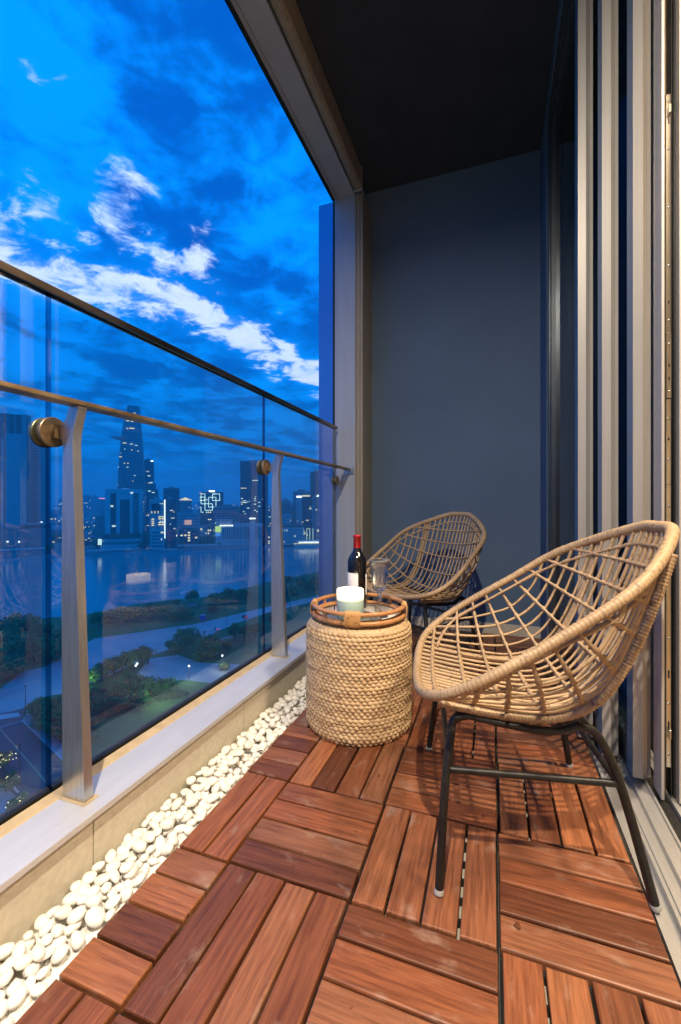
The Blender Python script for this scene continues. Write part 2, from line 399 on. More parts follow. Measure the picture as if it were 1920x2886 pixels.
# corner column and guide channel
mb = MB(); mb.box((-.996, 2.651, -.16), (-.857, 2.90, 2.8175)); colm = mb.build('corner_column', M_COLUMN, kind='structure')
box_part('edge_gasket', (-1.012, 2.655, -.16), (-.9965, 2.90, 2.805), M_GASKET, colm)
mb = MB(); mb.box((-1.118, 2.668, -6), (-1.0135, 2.86, 2.815)); mb.build('facade_fin', M_FIN, kind='structure')
gc = thing('blind_guide', 'beige ribbed blind guide channel beside the grey corner column', 'guide channel', (-.83, 2.67, -.03))
mb = MB()
pf = [(-.0265, .0), (-.0265, -.016), (-.019, -.020), (-.014, -.012), (-.009, -.012), (-.006, -.021), (.004, -.021), (.007, -.012), (.012, -.012), (.015, -.018), (.024, -.018), (.024, .199), (-.0265, .199)]
mb.prism(pf, 'z', 0, 2.846); mb.build('channel', M_TRIM, gc)

# ---------------------------------------------------------------- low parapet wall, tiles and sill
pw = thing('parapet_wall', 'low beige tiled parapet wall with a pale metal sill under the glass', 'wall', (-.9, 1.0, 0))
box_part('wall_core', (-.09, YN - 1.0, -.18), (.056, 2.65 - 1.0, .1195), M_GROUT, pw)
edges = [YN] + [.7048 - .598 * 3, .7048 - .598 * 2, .7048 - .598, .7048, 1.3030, 1.9010, 2.4990, 2.649]
for a, b in zip(edges[:-1], edges[1:]):
    if a < YN or b <= a: continue
    mb = MB(); bevbox(mb, (.056, a - 1 + .0012, -.033), (.068, b - 1 - .0012, .1185), .0008); mb.build('wall_tile', M_TILE, pw)
mb = MB()
sp = [(-.092, .121), (.080, .121), (.080, .1325), (.0795, .134), (-.092, .134)]
mb.prism(sp, 'y', YN - 1, 1.649); sill = mb.build('sill', M_SILL, pw)
box_part('seam', (.0365, YN - 1, .1341), (.0371, 1.649, .1343), M_SILL, sill)
mb = MB(); mb.prism([(-.066, .134), (-.036, .134), (-.040, .1372), (-.060, .143)], 'y', YN - 1, 1.612); mb.build('sealant_bead', M_CAULK, sill)
for yy in (.7225, 1.703):
    box_part('base_sealant', (-.062, yy - 1 - .020, .1342), (.042, yy - 1 + .020, .1356), M_CAULK, sill, .0006)

# ---------------------------------------------------------------- glass railing
rl = thing('glass_railing', 'frameless glass railing with steel posts and two long rails along the balcony edge', 'railing', (-.975, 1.0, .134))
X0, Y0, Z0 = -.975, 1.0, .134
for a, b in ((-1.25, .7035), (.7105, 1.6865), (1.6935, 2.607)):
    mb = MB(); t = .0050
    x0, x1, z0, z1 = -t, t, .001 - .006, 1.165
    ya, yb = a - Y0, b - Y0
    mb.add([(x0,ya,z0),(x1,ya,z0),(x1,yb,z0),(x0,yb,z0),(x0,ya,z1),(x1,ya,z1),(x1,yb,z1),(x0,yb,z1)],
           [(1,2,6,5),(3,0,4,7)], 0)
    mb.add([(x0,ya,z0),(x1,ya,z0),(x1,yb,z0),(x0,yb,z0),(x0,ya,z1),(x1,ya,z1),(x1,yb,z1),(x0,yb,z1)],
           [(0,3,2,1),(4,5,6,7),(0,1,5,4),(2,3,7,6)], 1)
    mb.build('glass_pane', (M_GLASS, M_GEDGE), rl)
    box_part('bottom_gasket', (-.0095, ya, -.0005), (.0098, yb, .016), M_GASKET, rl)
mb = MB()
mb.prism([(-.0135, 1.1585), (-.0135, 1.176), (.0135, 1.176), (.0135, 1.1585), (.0056, 1.1585), (.0056, 1.170), (-.0056, 1.170), (-.0056, 1.1585)][::-1], 'y', YN - Y0, 2.609 - Y0)
mb.build('top_rail', M_TOPRAIL, rl)
mb = MB(); bevbox(mb, (.0535, YN - Y0, .896), (.0945, 2.640 - Y0, .9065), .0012); hrail = mb.build('handrail', M_BRONZE, rl)
mb = MB(); bevbox(mb, (.052, 2.6402 - Y0, .872), (.112, 2.6505 - Y0, .916), .001); mb.build('wall_bracket', M_STEEL, hrail)
# the end clamp near the column
def disc_x(mb, x0, x1, c, r, n=32, e=.0012):
    prof = [(x0, 0.0001), (x0, r - e), (x0 + e, r), (x1 - e, r), (x1, r - e), (x1, 0.0001)]
    vs = [(x, c[0] + q * math.cos(2 * PI * j / n), c[1] + q * math.sin(2 * PI * j / n)) for x, q in prof for j in range(n)]
    fs = [(i * n + j, i * n + (j + 1) % n, (i + 1) * n + (j + 1) % n, (i + 1) * n + j) for i in range(len(prof) - 1) for j in range(n)]
    mb.add(vs, fs)
def fillet(pa, pb, pc, n=5):
    return [(pa[0]*(1-t)**2+2*pb[0]*t*(1-t)+pc[0]*t*t, pa[1]*(1-t)**2+2*pb[1]*t*(1-t)+pc[1]*t*t) for t in [i/n for i in range(n+1)]]
def post(yc):
    pts = [(-.9345, .1362), (-.8668, .1362)]
    pts += [(-.880, .40), (-.892, .66), (-.9025, .905)]
    pts += fillet((-.9037, .925), (-.9045, .962), (-.8965, .988), 5) + [(-.8845, 1.0292), (-.9135, 1.0292)]
    pts += fillet((-.922, 1.010), (-.9285, .990), (-.941, .988), 5) + [(-.9555, .988), (-.9555, .957)]
    pts += fillet((-.944, .957), (-.9335, .955), (-.9335, .935), 4)
    pts += [(-.9385, .66), (-.9370, .40)]
    mb = MB(); mb.prism([(p[0] - X0, p[1] - Z0) for p in pts], 'y', yc - .011 - Y0, yc + .011 - Y0)
    po = mb.build('post', M_STEEL, rl)
    md = po.modifiers.new('bevel', 'BEVEL'); md.width = .0012; md.segments = 1; md.limit_method = 'ANGLE'
    mb = MB(); disc_x(mb, .0082, .0185, (yc - Y0 - .014, .972 - Z0), .0345); mb.build('clamp_disc', M_BRONZE, po)
    mb = MB(); disc_x(mb, -.0185, -.0082, (yc - Y0 - .014, .972 - Z0), .0345); mb.build('clamp_disc', M_BRONZE, po)
    mb = MB(); mb.tube([(-.0082, yc - Y0 - .014, .972 - Z0), (.0082, yc - Y0 - .014, .972 - Z0)], .012, 12); mb.build('clamp_spacer', M_GASKET, po)
    mb = MB(); mb.box((.0186, yc - Y0 - .022, .957 - Z0), (.030, yc - Y0 - .0115, .988 - Z0)); mb.build('clamp_arm', M_BRONZE, po)
    return po
for yc in (.722, 1.7025, -.26): post(yc)
mb = MB(); disc_x(mb, .0082, .017, (2.600 - Y0, .962 - Z0), .0300); disc_x(mb, -.018, -.0082, (2.600 - Y0, .962 - Z0), .0300); mb.build('end_clamp', M_BRONZE, rl)

# ---------------------------------------------------------------- pebble strip
pb = MB(); pb.box((-.8305, YN, -.0335), (-.7090, 2.855, -.0190)); bed = pb.build('pebble_bed', M_PEB, kind='structure')
def pebble_mesh(seed):
    rnd = random.Random(seed); bm = bmesh.new(); bmesh.ops.create_icosphere(bm, subdivisions=3, radius=1)
    ax = Vector((rnd.uniform(.92, 1.3), rnd.uniform(.74, .9), rnd.uniform(.5, .68)))
    off = Vector((seed * 7.1, seed * 3.3, 0))
    for v in bm.verts:
        n_ = noise.noise(v.co * .9 + off) * .20 + noise.noise(v.co * 1.9 + off) * .05
        v.co = Vector((v.co.x * ax.x, v.co.y * ax.y, v.co.z * ax.z)) * (1 + n_)
    me = bpy.data.meshes.new('pebble'); bm.to_mesh(me); bm.free()
    for p in me.polygons: p.use_smooth = True
    me.materials.append(M_PEB); return me
PM = [pebble_mesh(i) for i in range(9)]
rnd = random.Random(11)
cands = []
# two layers: lower full layer, upper layer resting in between, heaped a little towards the wall
for layer in range(3):
    placed = []
    tries = 17000
    for _ in range(tries):
        y = rnd.uniform(.12, 2.84); s_ = rnd.uniform(.0106, .0166)
        if rnd.random() < .14: s_ *= 1.28
        x = rnd.uniform(-.829 + s_ * .85, -.7095 - s_ * .72)
        if layer == 2 and (x > -.755 or rnd.random() < .6): continue
        ok = True
        cellr = s_ * 1.64
        for (qx, qy, qs) in placed:
            if abs(qy - y) < .05 and (qx - x) ** 2 + (qy - y) ** 2 < ((qs + s_) * .765) ** 2: ok = False; break
        if ok:
            placed.append((x, y, s_))
            hx = (-.7095 - x) / .12
            z = -.030 + s_ * .58 + layer * .0165 + (hx * .006 if layer else 0) + rnd.uniform(-.002, .003)
            cands.append((layer, x, y, z, s_))
top = [c_ for c_ in cands if c_[0] >= 1 and .42 < c_[2] < 1.75]
rest = [c_ for c_ in cands if c_ not in top]
top += [c_ for c_ in rest if c_[0] == 0 and c_[2] < .98 and .42 < c_[2]]
top.sort(key=lambda c_: c_[2] - c_[0] * .35)
top = top[:300]; tops = set(top)
rot3 = lambda: (rnd.uniform(-.5, .5), rnd.uniform(-.45, .45), rnd.uniform(0, 2 * PI))
for (l_, x, y, z, s_) in top:
    o = mk('pebble', PM[rnd.randrange(9)], bed, loc=(x, y, z), rot=rot3()); o.scale = (s_, s_, s_)
mb = MB()
lowm = []
for i in range(3):
    bm = bmesh.new(); bmesh.ops.create_icosphere(bm, subdivisions=2, radius=1)
    for v in bm.verts: v.co = Vector((v.co.x * 1.1, v.co.y * .84, v.co.z * .6)) * (1 + .18 * noise.noise(v.co * .9 + Vector((i * 9, 0, 0))))
    bm.verts.index_update(); lowm.append(([v.co.copy() for v in bm.verts], [tuple(v.index for v in f.verts) for f in bm.faces])); bm.free()
for c_ in cands:
    if c_ in tops: continue
    vs, fs = lowm[rnd.randrange(3)]
    from mathutils import Euler
    R = Euler(rot3()).to_matrix()
    mb.add([R @ (v * c_[4]) + Vector(c_[1:4]) for v in vs], fs, 0, True)
mb.build('pebble', M_PEB, bed, kind='stuff')

# ---------------------------------------------------------------- deck of wooden click tiles
deck = mk('deck', None, None, kind='structure', loc=(.005, 1.1296, 0), rot=(0, 0, .0053))
PX, PY = .287, .300
def slat_mesh(L_, W_, T_=.0175, r=.0034):
    # board lying along x, rounded upper edges
    def ring(i):
        return [(-L_/2 + i, -W_/2 + i), (L_/2 - i, -W_/2 + i), (L_/2 - i, W_/2 - i), (-L_/2 + i, W_/2 - i)]
    v = []
    for i, z in ((0, -T_), (0, -r), (r * .30, -r * .30), (r, 0)):
        v += [(p[0], p[1], z) for p in ring(i)]
    f = []
    for k_ in range(3):
        for j in range(4): f.append((k_*4+j, k_*4+(j+1)%4, k_*4+4+(j+1)%4, k_*4+4+j))
    f.append((12, 13, 14, 15))
    me = bpy.data.meshes.new('slat'); me.from_pydata(v, [], f); me.materials.append(M_WOOD); return me
GAP = .0056
def base_mesh(w, h):
    mb = MB()
    nx = max(2, int(w / .047)); ny = max(2, int(h / .047))
    for i in range(nx + 1):
        x = -w/2 + (w - .006) * i / nx; mb.box((x, -h/2, -.0325), (x + .006, h/2, -.0182))
    for j in range(ny + 1):
        y = -h/2 + (h - .006) * j / ny; mb.box((-w/2, y, -.0322), (w/2, y + .006, -.0186))
    return mb.mesh('tile_base', M_BLACKPL)
cache = {}
def get(k_, fn, *a):
    if k_ not in cache: cache[k_] = fn(*a)
    return cache[k_]
rs = random.Random(5)
for i in range(-3, 1):
    for j in range(-4, 6):
        x0, x1 = i * PX, (i + 1) * PX; y0, y1 = j * PY, (j + 1) * PY
        if i == -3: x0 = x1 - .1415
        if j == 5: y1 = y0 + .222
        w, h = x1 - x0 - .0045, y1 - y0 - .0045
        t_ = mk('deck_tile', get(('b', i == -3, j == 5), base_mesh, w + .0040, h + .0040), deck, loc=((x0 + x1) / 2, (y0 + y1) / 2, 0))
        vert = (i + j) % 2 == 0
        span = w if vert else h; ln = h if vert else w
        n_ = max(1, round(span / .0715)); pitch = span / n_
        me = get(('s', round(ln, 4), round(pitch, 4)), slat_mesh, ln, pitch - GAP)
        for k_ in range(n_):
            c0 = -span / 2 + pitch * (k_ + .5)
            loc = (c0 + rs.uniform(-.0006, .0006), rs.uniform(-.0008, .0008), rs.uniform(-.0008, .0004)) if vert else (rs.uniform(-.0008, .0008), c0 + rs.uniform(-.0006, .0006), rs.uniform(-.0008, .0004))
            mk('slat', me, t_, loc=loc, rot=(rs.uniform(-.006, .006), rs.uniform(-.002, .002), (PI / 2 if vert else 0) + rs.uniform(-.0022, .0022) + (PI if rs.random() < .5 else 0)))

# ---------------------------------------------------------------- sliding doors on the right
fr = thing('door_frame', 'dark outer frame of the sliding glass doors beside the slate wall', 'door frame', (.30, 2.49, 0))
mb = MB(); mb.prism([(-.040, .032), (-.040, -.030), (-.022, -.030), (-.022, -.018), (-.012, -.018), (-.012, -.034), (.002, -.034), (.002, -.018), (.012, -.018), (.012, -.026), (.16, -.026), (.16, .032)], 'z', -.03, 2.86); mb.build('jamb', M_DARKFR, fr)
mb = MB()
mb.prism([(-.040, 2.861), (-.040, 2.775), (-.022, 2.775), (-.022, 2.80), (.000, 2.80), (.000, 2.79), (.010, 2.79), (.010, 2.805), (.18, 2.805), (.18, 2.861)], 'y', YN - 2.49, -.031); mb.build('head', M_DARKFR, fr)
# threshold with its grooves
th = thing('door_threshold', 'pale grooved aluminium door track beside the wooden deck', 'door track', (.30, 1.0, 0))
pr = [(-.0035, -.03), (-.0035, -.006), (.0065, -.006), (.0065, -.021), (.034, -.021), (.034, -.004), (.040, -.004), (.0405, -.0075), (.0435, -.0075), (.044, -.003), (.056, -.003), (.058, -.014), (.072, -.014), (.074, -.002), (.103, -.002), (.104, -.006), (.107, -.006), (.108, .001), (.114, .001), (.114, -.03)]
mb = MB(); mb.prism(pr[::-1], 'y', YN - 1, 1.46); mb.build('track_profile', M_TRACK, th)
mb = MB(); mb.prism([(.1145, -.03), (.1145, -.012), (.150, -.014), (.150, -.03)][::-1], 'y', YN - 1, 1.46); mb.build('brush_channel', M_BRUSH, th)
pr2 = [(.1505, -.03), (.1505, -.001), (.163, -.001), (.164, -.006), (.168, -.006), (.169, -.001), (.182, -.001), (.183, -.018), (.212, -.018), (.213, .0), (.236, .0), (.236, -.03)]
mb = MB(); mb.prism(pr2[::-1], 'y', YN - 1, 1.46); mb.build('inner_track', M_TRACK, th)
def stile_profile(w):
    return [(0, 0), (w * .52, 0), (w * .56, .0025), (w * .80, .0115), (w, .0135), (w, .060), (0, .060)]
def door_panel(x, w, y, label, first=False):
    d = thing('sliding_door', label, 'sliding door', (x, y, .013), 0, None)
    L_ = 2.452 - y
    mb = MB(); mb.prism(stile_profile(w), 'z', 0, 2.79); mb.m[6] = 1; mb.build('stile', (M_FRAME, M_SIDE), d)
    box_part('stile', (0, L_ - .062, 0), (w, L_, 2.79), M_DARKFR, d)
    box_part('bottom_rail', (.001, .0605, 0), (w - .001, L_ - .0625, .085), M_DARKFR, d)
    box_part('top_rail', (.001, .0605, 2.71), (w - .001, L_ - .0625, 2.789), M_DARKFR, d)
    mb = MB(); mb.box((w * .40, .0605, .0855), (w * .62, L_ - .0625, 2.7095)); mb.build('pane', M_DGLASS, d)
    mb = MB(); mb.box((w * .16, .0604, .086), (w * .38, .072, 2.709)); mb.box((w * .64, .0604, .086), (w * .86, .072, 2.709)); mb.build('glazing_gasket', M_GASKET, d)
    return d
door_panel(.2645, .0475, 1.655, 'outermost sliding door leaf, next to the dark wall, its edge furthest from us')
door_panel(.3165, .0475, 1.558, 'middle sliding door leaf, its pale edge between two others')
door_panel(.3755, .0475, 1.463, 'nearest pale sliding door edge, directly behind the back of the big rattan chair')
# leaf with the lock strip
ld = thing('lock_door', 'sliding door leaf edge with the long metal lock plate and screws', 'sliding door', (.424, 1.395, .0))
mb = MB(); bevbox(mb, (0, 0, .002), (.0075, .062, 2.80), .001); mb.build('edge_flange', M_FRAME, ld)
mb = MB(); bevbox(mb, (.0395, -.002, .002), (.0465, .062, 2.80), .001); mb.build('edge_flange', M_FRAME, ld)
mb = MB(); mb.prism([(.0077, .0615), (.0077, .022), (.0115, .022), (.0115, .030), (.0150, .030), (.0150, .020), (.0165, .020), (.0165, .0615)][::-1], 'z', .004, 2.79); mb.build('rebate', M_BROWN, ld)
mb = MB(); mb.prism([(.0275, .0615), (.0275, .018), (.0295, .018), (.0295, .032), (.0345, .032), (.0345, .022), (.0393, .022), (.0393, .0615)][::-1], 'z', .004, 2.79); mb.build('rebate', M_GASKET, ld)
segs = [(.085, .86, .0175), (.861, 1.095, .0175), (1.097, 1.274, .0140), (1.276, 1.93, .0175)]
for i, (a, b, y_) in enumerate(segs):
    mb = MB(); bevbox(mb, (.0168, y_, a), (.0272, y_ + .012, b), .0006); lp = mb.build('lock_plate', M_LOCK, ld)
    zs = {0: (.12, .26, .44, .62, .80), 1: (.93, 1.04), 2: (1.115, 1.245), 3: (1.31, 1.46, 1.62, 1.78, 1.91)}[i]
    for z_ in zs:
        mb = MB()
        mb.lathe([(.0001, 0), (.0028, 0), (.0032, .0006), (.0001, .0007)], 12)
        s_ = mb.build('screw', M_STEEL, lp, loc=(.0221, y_ - .0001, z_), rot=(PI / 2, 0, 0))
    hs = {0: (.20, .34, .70), 1: (.985,), 2: (1.15, 1.185), 3: (1.36, 1.86)}[i]
    for z_ in hs:
        mb = MB(); hh = .011 if z_ in (.34, 1.86, .20) else .004
        mb.box((.0202, y_ - .0004, z_ - hh), (.0240, y_ + .0005, z_ + hh)); mb.build('slot', M_GASKET, lp)
mb = MB(); bevbox(mb, (.0198, .007, .165), (.0258, .0172, .192), .0015); mb.build('bolt', M_LOCK, ld)
mb = MB(); bevbox(mb, (.0198, .007, 1.872), (.0258, .0172, 1.895), .0015); mb.build('bolt', M_LOCK, ld)

# ---------------------------------------------------------------- room behind the doors
mb = MB(); mb.box((.545, -2.6, -.2), (3.6, 1.66, -.012)); mb.build('room_floor', M_OAK, kind='structure')
mb = MB(); mb.box((.492, 1.66, -.2), (3.6, 1.80, 2.963)); mb.build('room_wall', M_CREAM, kind='structure')
mb = MB(); mb.box((3.6, -2.6, -.2), (3.75, 1.80, 2.963)); mb.build('room_side_wall', M_CREAM, kind='structure')
mb = MB(); mb.box((.62, -2.75, -.2), (3.6, -2.6, 2.963)); mb.build('room_end_wall', M_CREAM, kind='structure')
mb = MB(); mb.box((.625, -2.6, 2.80), (3.6, 1.66, 2.963)); mb.build('room_ceiling', M_CREAM, kind='structure')
ws = thing('wall_shelf', 'small cream wall shelf just inside the room at the right edge', 'shelf', (.60, 1.645, 1.04))
bevw = lambda n_, a, b, m_: (lambda q: q.build(n_, m_, ws))((lambda q: (bevbox(q, a, b, .004), q)[1])(MB()))
bevw('shelf_board', (-.085, -.035, .01), (.25, .014, .042), M_WHITE)
bevw('shelf_board', (-.085, -.035, .298), (.25, .014, .330), M_WHITE)
bevw('back_panel', (-.080, .004, .044), (.245, .014, .296), M_BROWN)
mb = MB(); mb.tube([(-.045 + .0, -.012, .044), (-.055, -.012, .10), (-.055, -.012, .24), (-.045, -.012, .296)], .013, 10); mb.build('divider', M_WHITE, ws)

# lamps as fixtures
bl = thing('ceiling_lamp', 'round recessed lamp in the dark balcony ceiling', 'lamp', (LAMP_XY[0], LAMP_XY[1], 2.965))
mb = MB(); mb.lathe([(.062, -.001), (.085, -.001), (.088, -.012), (.060, -.016), (.058, -.002)], 32); mb.build('trim_ring', M_WHITE, bl)
mb = MB(); mb.disc((0, 0, -.0015), .058, 32, 0, -1); mb.build('diffuser', emit('lamp_diffuser', WARM, 25), bl)
rl2 = thing('room_lamp', 'round ceiling lamp inside the room', 'lamp', (1.05, .85, 2.80))
mb = MB(); mb.lathe([(.0001, 0), (.17, 0), (.175, -.05), (.16, -.07)], 32); mb.build('lamp_body', M_WHITE, rl2)
mb = MB(); mb.disc((0, 0, -.068), .158, 32, 0, -1); mb.build('diffuser', emit('room_diffuser', (1, .8, .55), 8), rl2)

# ================================================================== FURNITURE
# ---- rattan scoop chair; local x across, y towards the front, z up
CP = [(0, .2506, .3694), (.2078, .2300, .3966), (.2915, .1426, .4554), (.2909, -.0344, .5682), (.2567, -.1699, .6604), (.0950, -.2990, .7400), (0, -.3170, .7510)]
def catmull(P_, n=14):
    out = []
    for i in range(1, len(P_) - 2):
        a, b, c_, d = P_[i-1], P_[i], P_[i+1], P_[i+2]
        for k_ in range(n):
            t = k_ / n
            out.append(.5 * ((2*b) + (c_ - a)*t + (2*a - 5*b + 4*c_ - d)*t*t + (3*b - a - 3*c_ + d)*t**3))
    out.append(P_[-2]); return out
def mir(p): return Vector((-p.x, p.y, p.z))
cpv = [Vector(p) for p in CP]
HALF = catmull([mir(cpv[1])] + cpv + [mir(cpv[-2])])
iw = max(range(len(HALF)), key=lambda i: HALF[i].x); XW = HALF[iw].x
def rim_front(x):
    x = abs(x)
    for i in range(iw):
        a, b = HALF[i], HALF[i+1]
        if a.x <= x <= b.x: t = (x - a.x) / max(1e-9, b.x - a.x); return a.lerp(b, t)
    return HALF[iw].copy()
def rim_back(x):
    x = abs(x)
    for i in range(len(HALF) - 2, iw - 1, -1):
        a, b = HALF[i], HALF[i+1]
        if b.x <= x <= a.x: t = (x - a.x) / min(-1e-9, b.x - a.x); return a.lerp(b, t)
    return HALF[iw].copy()
RIM_MID = HALF[iw]
def cane_curve(x, n=28, drop=0.0):
    A = rim_front(x); B = rim_back(x); g = min(1.0, abs(x) / XW)
    zc = .292 + .074 * g**2 + (.50 - .366) * max(0, (g - .55) / .45)**1.6
    yc_ = -.150 + .085 * g**2.4
    C = Vector((abs(x), yc_, zc - drop))
    w = 3.2 - 1.9 * g**1.5
    out = []
    for i in range(n + 1):
        t = i / n
        b0, b1, b2 = (1-t)**2, 2*w*t*(1-t), t*t
        p = (A*b0 + C*b1 + B*b2) / (b0 + b1 + b2)
        # lateral bulge: canes bow outwards a little at the bottom corner
        out.append(Vector((math.copysign(1, x) * p.x if x else p.x, p.y, p.z)))
    return out
def resample(pts, step):
    d = [0]
    for a, b in zip(pts[:-1], pts[1:]): d.append(d[-1] + (b - a).length)
    n = max(2, int(d[-1] / step)); out = []; j = 0
    for i in range(n + 1):
        s_ = d[-1] * i / n
        while j < len(d) - 2 and d[j+1] < s_: j += 1
        out.append(pts[j].lerp(pts[j+1], (s_ - d[j]) / max(1e-9, d[j+1] - d[j])))
    return out
def arc_point(pts, dist, from_end=False):
    q = pts[::-1] if from_end else pts
    acc = 0
    for a, b in zip(q[:-1], q[1:]):
        l_ = (b - a).length
        if acc + l_ >= dist: return a.lerp(b, (dist - acc) / l_)
        acc += l_
    return q[len(q) // 2]
def wrapped(mb, pts, r, pitch=.0085, n=8, closed=False, amp=.10, mi=0, jit=.25, rnd=random, ell=None):
    q = resample(pts if not closed else pts + [pts[0]], pitch / 3)
    if closed: q = q[:-1]; q = q[:len(q) - len(q) % 3]
    rr = []; ph = 0.0
    for i in range(len(q)):
        if i % 3 == 0: ph = rnd.uniform(1 - amp * jit, 1 + amp * jit)
        rr.append(r * ph * (1 - amp if i % 3 == 0 else 1.0))
    mb.tube(q, rr, n, closed, mi)
CANES = [s_ * (.0125 + .0240 * k_) for k_ in range(12) for s_ in (1, -1) if .0125 + .0240 * k_ < XW - .006]
def make_chair(loc, rz, label):
    rc = random.Random(3)
    ch = thing('rattan_chair', label, 'chair', loc, rz, 'pair of rattan scoop chairs')
    full = HALF + [mir(p) for p in HALF[-2:0:-1]]
    # rim: thicker, flattened at the back top
    q = resample(full + [full[0]], .0030)[:-1]; q = q[:len(q) - len(q) % 3]
    rr = []; ph = 1
    for i, p in enumerate(q):
        if i % 3 == 0: ph = rc.uniform(.965, 1.03)
        base_r = .0111 + .0030 * max(0, (p.z - .60) / .15)
        rr.append(base_r * ph * (.90 if i % 3 == 0 else 1.0))
    mb = MB(); mb.tube(q, rr, 10, True, 0); mb.build('rim', M_RATW, ch)
    canes = {}
    for x in CANES:
        pts = cane_curve(x); canes[x] = pts
        r0 = .0036 * rc.uniform(.92, 1.1)
        w1, w2 = rc.uniform(0, 6), rc.uniform(0, 6)
        wob = [p + Vector((.0016 * math.sin(i * .5 + w1), .0, .0012 * math.sin(i * .63 + w2))) for i, p in enumerate(pts)]
        mb = MB(); mb.tube(wob, [r0 * (1 + .05 * math.sin(i * 1.7 + w1)) for i in range(len(wob))], 7, False, 0, False)
        # bound ends
        for e in (wob[:3], wob[-3:]):
            wrapped(mb, e, .0050, .006, 7, False, .12, 1, rnd=rc)
        mb.build('cane', (M_RAT, M_RATW), ch)
    xs = sorted(CANES)
    PIV = Vector((0, .115, .735))
    def ang(p): return math.atan2(p.z - PIV.z, p.y - PIV.y) % (2 * PI)
    def cross_at(pts, th_):
        for a, b in zip(pts[:-1], pts[1:]):
            aa, ab = ang(a), ang(b)
            if (aa - th_) * (ab - th_) <= 0 and abs(aa - ab) < 1: 
                return a.lerp(b, (th_ - aa) / (ab - aa) if abs(ab - aa) > 1e-9 else 0)
        return None
    for deg in (284.5, 272.5, 261.5, 250.5, 239, 226, 213, 201.5, 191):
        th_ = math.radians(deg)
        row = [p for p in (cross_at(canes[x], th_) for x in xs) if p]
        if len(row) < 2: continue
        rim_r = cross_at(HALF, th_)
        ends = [mir(rim_r), rim_r] if rim_r else None
        seq = ([ends[0]] if ends else []) + row + ([ends[1]] if ends else [])
        pts = []; rad = []
        for i, p in enumerate(seq):
            inward = (PIV - Vector((0, p.y, p.z))).normalized(); inward.x = 0
            a = p + inward * .0036
            if i:
                prev = pts[-1]; L2 = (a - prev).length
                for t_ in (.22, .5, .78):
                    pts.append(prev.lerp(a, t_)); rad.append(.0039 if t_ == .5 else .0043)
            pts.append(a); rad.append(.0069 if 0 < i < len(seq) - 1 else .0050)
        rad = [r_ * rc.uniform(.93, 1.07) for r_ in rad]
        mb = MB(); mb.tube(pts, rad, 8, False, 0); mb.build('cross_stay', M_RATW, ch)
    # ring that follows the rim on the inside
    ring = []
    fr_, bk_ = {}, {}
    for x in xs:
        Lc = sum((b - a).length for a, b in zip(canes[x][:-1], canes[x][1:]))
        dd = min(.048, Lc * .30)
        bk_[x] = arc_point(canes[x], dd, True)
        if abs(x) > .15: fr_[x] = arc_point(canes[x], dd)
    left = [fr_[x] for x in reversed(xs) if x < 0 and x in fr_][0:]
    order = [fr_[x] for x in sorted([x for x in fr_ if x < 0], reverse=True)] + [bk_[x] for x in xs] + [fr_[x] for x in sorted([x for x in fr_ if x > 0], reverse=True)]
    pts = []; rad = []
    for i, p in enumerate(order):
        a = p + (PIV - Vector((0, p.y, p.z))).normalized() * .0036
        if i:
            prev = pts[-1]
            for t_ in (.3, .6): pts.append(prev.lerp(a, t_)); rad.append(.0037)
        pts.append(a); rad.append(.0063)
    mb = MB(); mb.tube(pts, rad, 8); mb.build('inner_ring', M_RATW, ch)
    # thick wrapped rods down the back and under the seat
    for sx in (-1, 1):
        base = cane_curve(sx * .178, 40)
        cen = [p + (Vector((0, p.y, p.z)) - PIV).normalized() * .0145 for p in base]
        cen = [p for p in cen if not (p.y > .212)]
        mb = MB(); wrapped(mb, cen, .0100, .0075, 9, False, .12, 0, rnd=rc); mb.build('support_rod', M_RATW, ch)
    # black steel base
    feet = {(-1, 1): (-.241, .203), (1, 1): (.292, .215), (1, -1): (.280, -.208), (-1, -1): (-.194, -.219)}
    zr = .330
    topy = {1: .172, -1: -.112}
    for sx in (-1, 1):
        xr = sx * .178 + (.0 if sx < 0 else .012)
        for sy in (1, -1):
            fx, fy = feet[(sx, sy)]
            ft = Vector((fx, fy, .004)); tp = Vector((xr, topy[sy], zr + (.018 if sy > 0 else .012)))
            if sy > 0: ctl = [ft, ft.lerp(tp, .55) + Vector((sx*.004, .004, 0)), tp + Vector((sx*.006, .004, -.055)), tp + Vector((0, -.004, -.016)), tp + Vector((0, -.034, -.003))]
            else: ctl = [ft, ft.lerp(tp, .48) + Vector((sx*.004, -.010, 0)), ft.lerp(tp, .78) + Vector((sx*.003, -.012, 0)), tp + Vector((0, -.004, -.012)), tp + Vector((0, .030, .002))]
            cv = catmull([ctl[0]*2 - ctl[1]] + ctl + [ctl[-1]*2 - ctl[-2]], 6)
            mb = MB(); mb.tube(cv, .0092, 10); lg = mb.build('leg', M_BLACKM, ch)
            mb = MB(); d_ = (cv[1] - cv[0]).normalized(); mb.tube([cv[0] - d_*.0035, cv[0] + d_*.0005, cv[0] + d_*.006], [.0100, .0104, .0098], 12); mb.build('foot_cap', M_CAP, lg)
        mb = MB(); mb.tube(catmull([Vector(q) for q in ((xr, .20, zr + .026), (xr, topy[1] - .030, zr + .015), (xr, .06, zr + .002), (xr, -.03, zr - .004), (xr, topy[-1] + .028, zr + .013), (xr, -.13, zr + .024))], 5), .0085, 10); mb.build('seat_rail', M_BLACKM, ch)
    for sy in (1, -1):
        yy = topy[sy] - .012 * sy
        mb = MB(); mb.tube([(-.178, yy, zr + .012), (0, yy, zr - .006), (.190, yy, zr + .012)], .0080, 10); mb.build('seat_rail', M_BLACKM, ch)
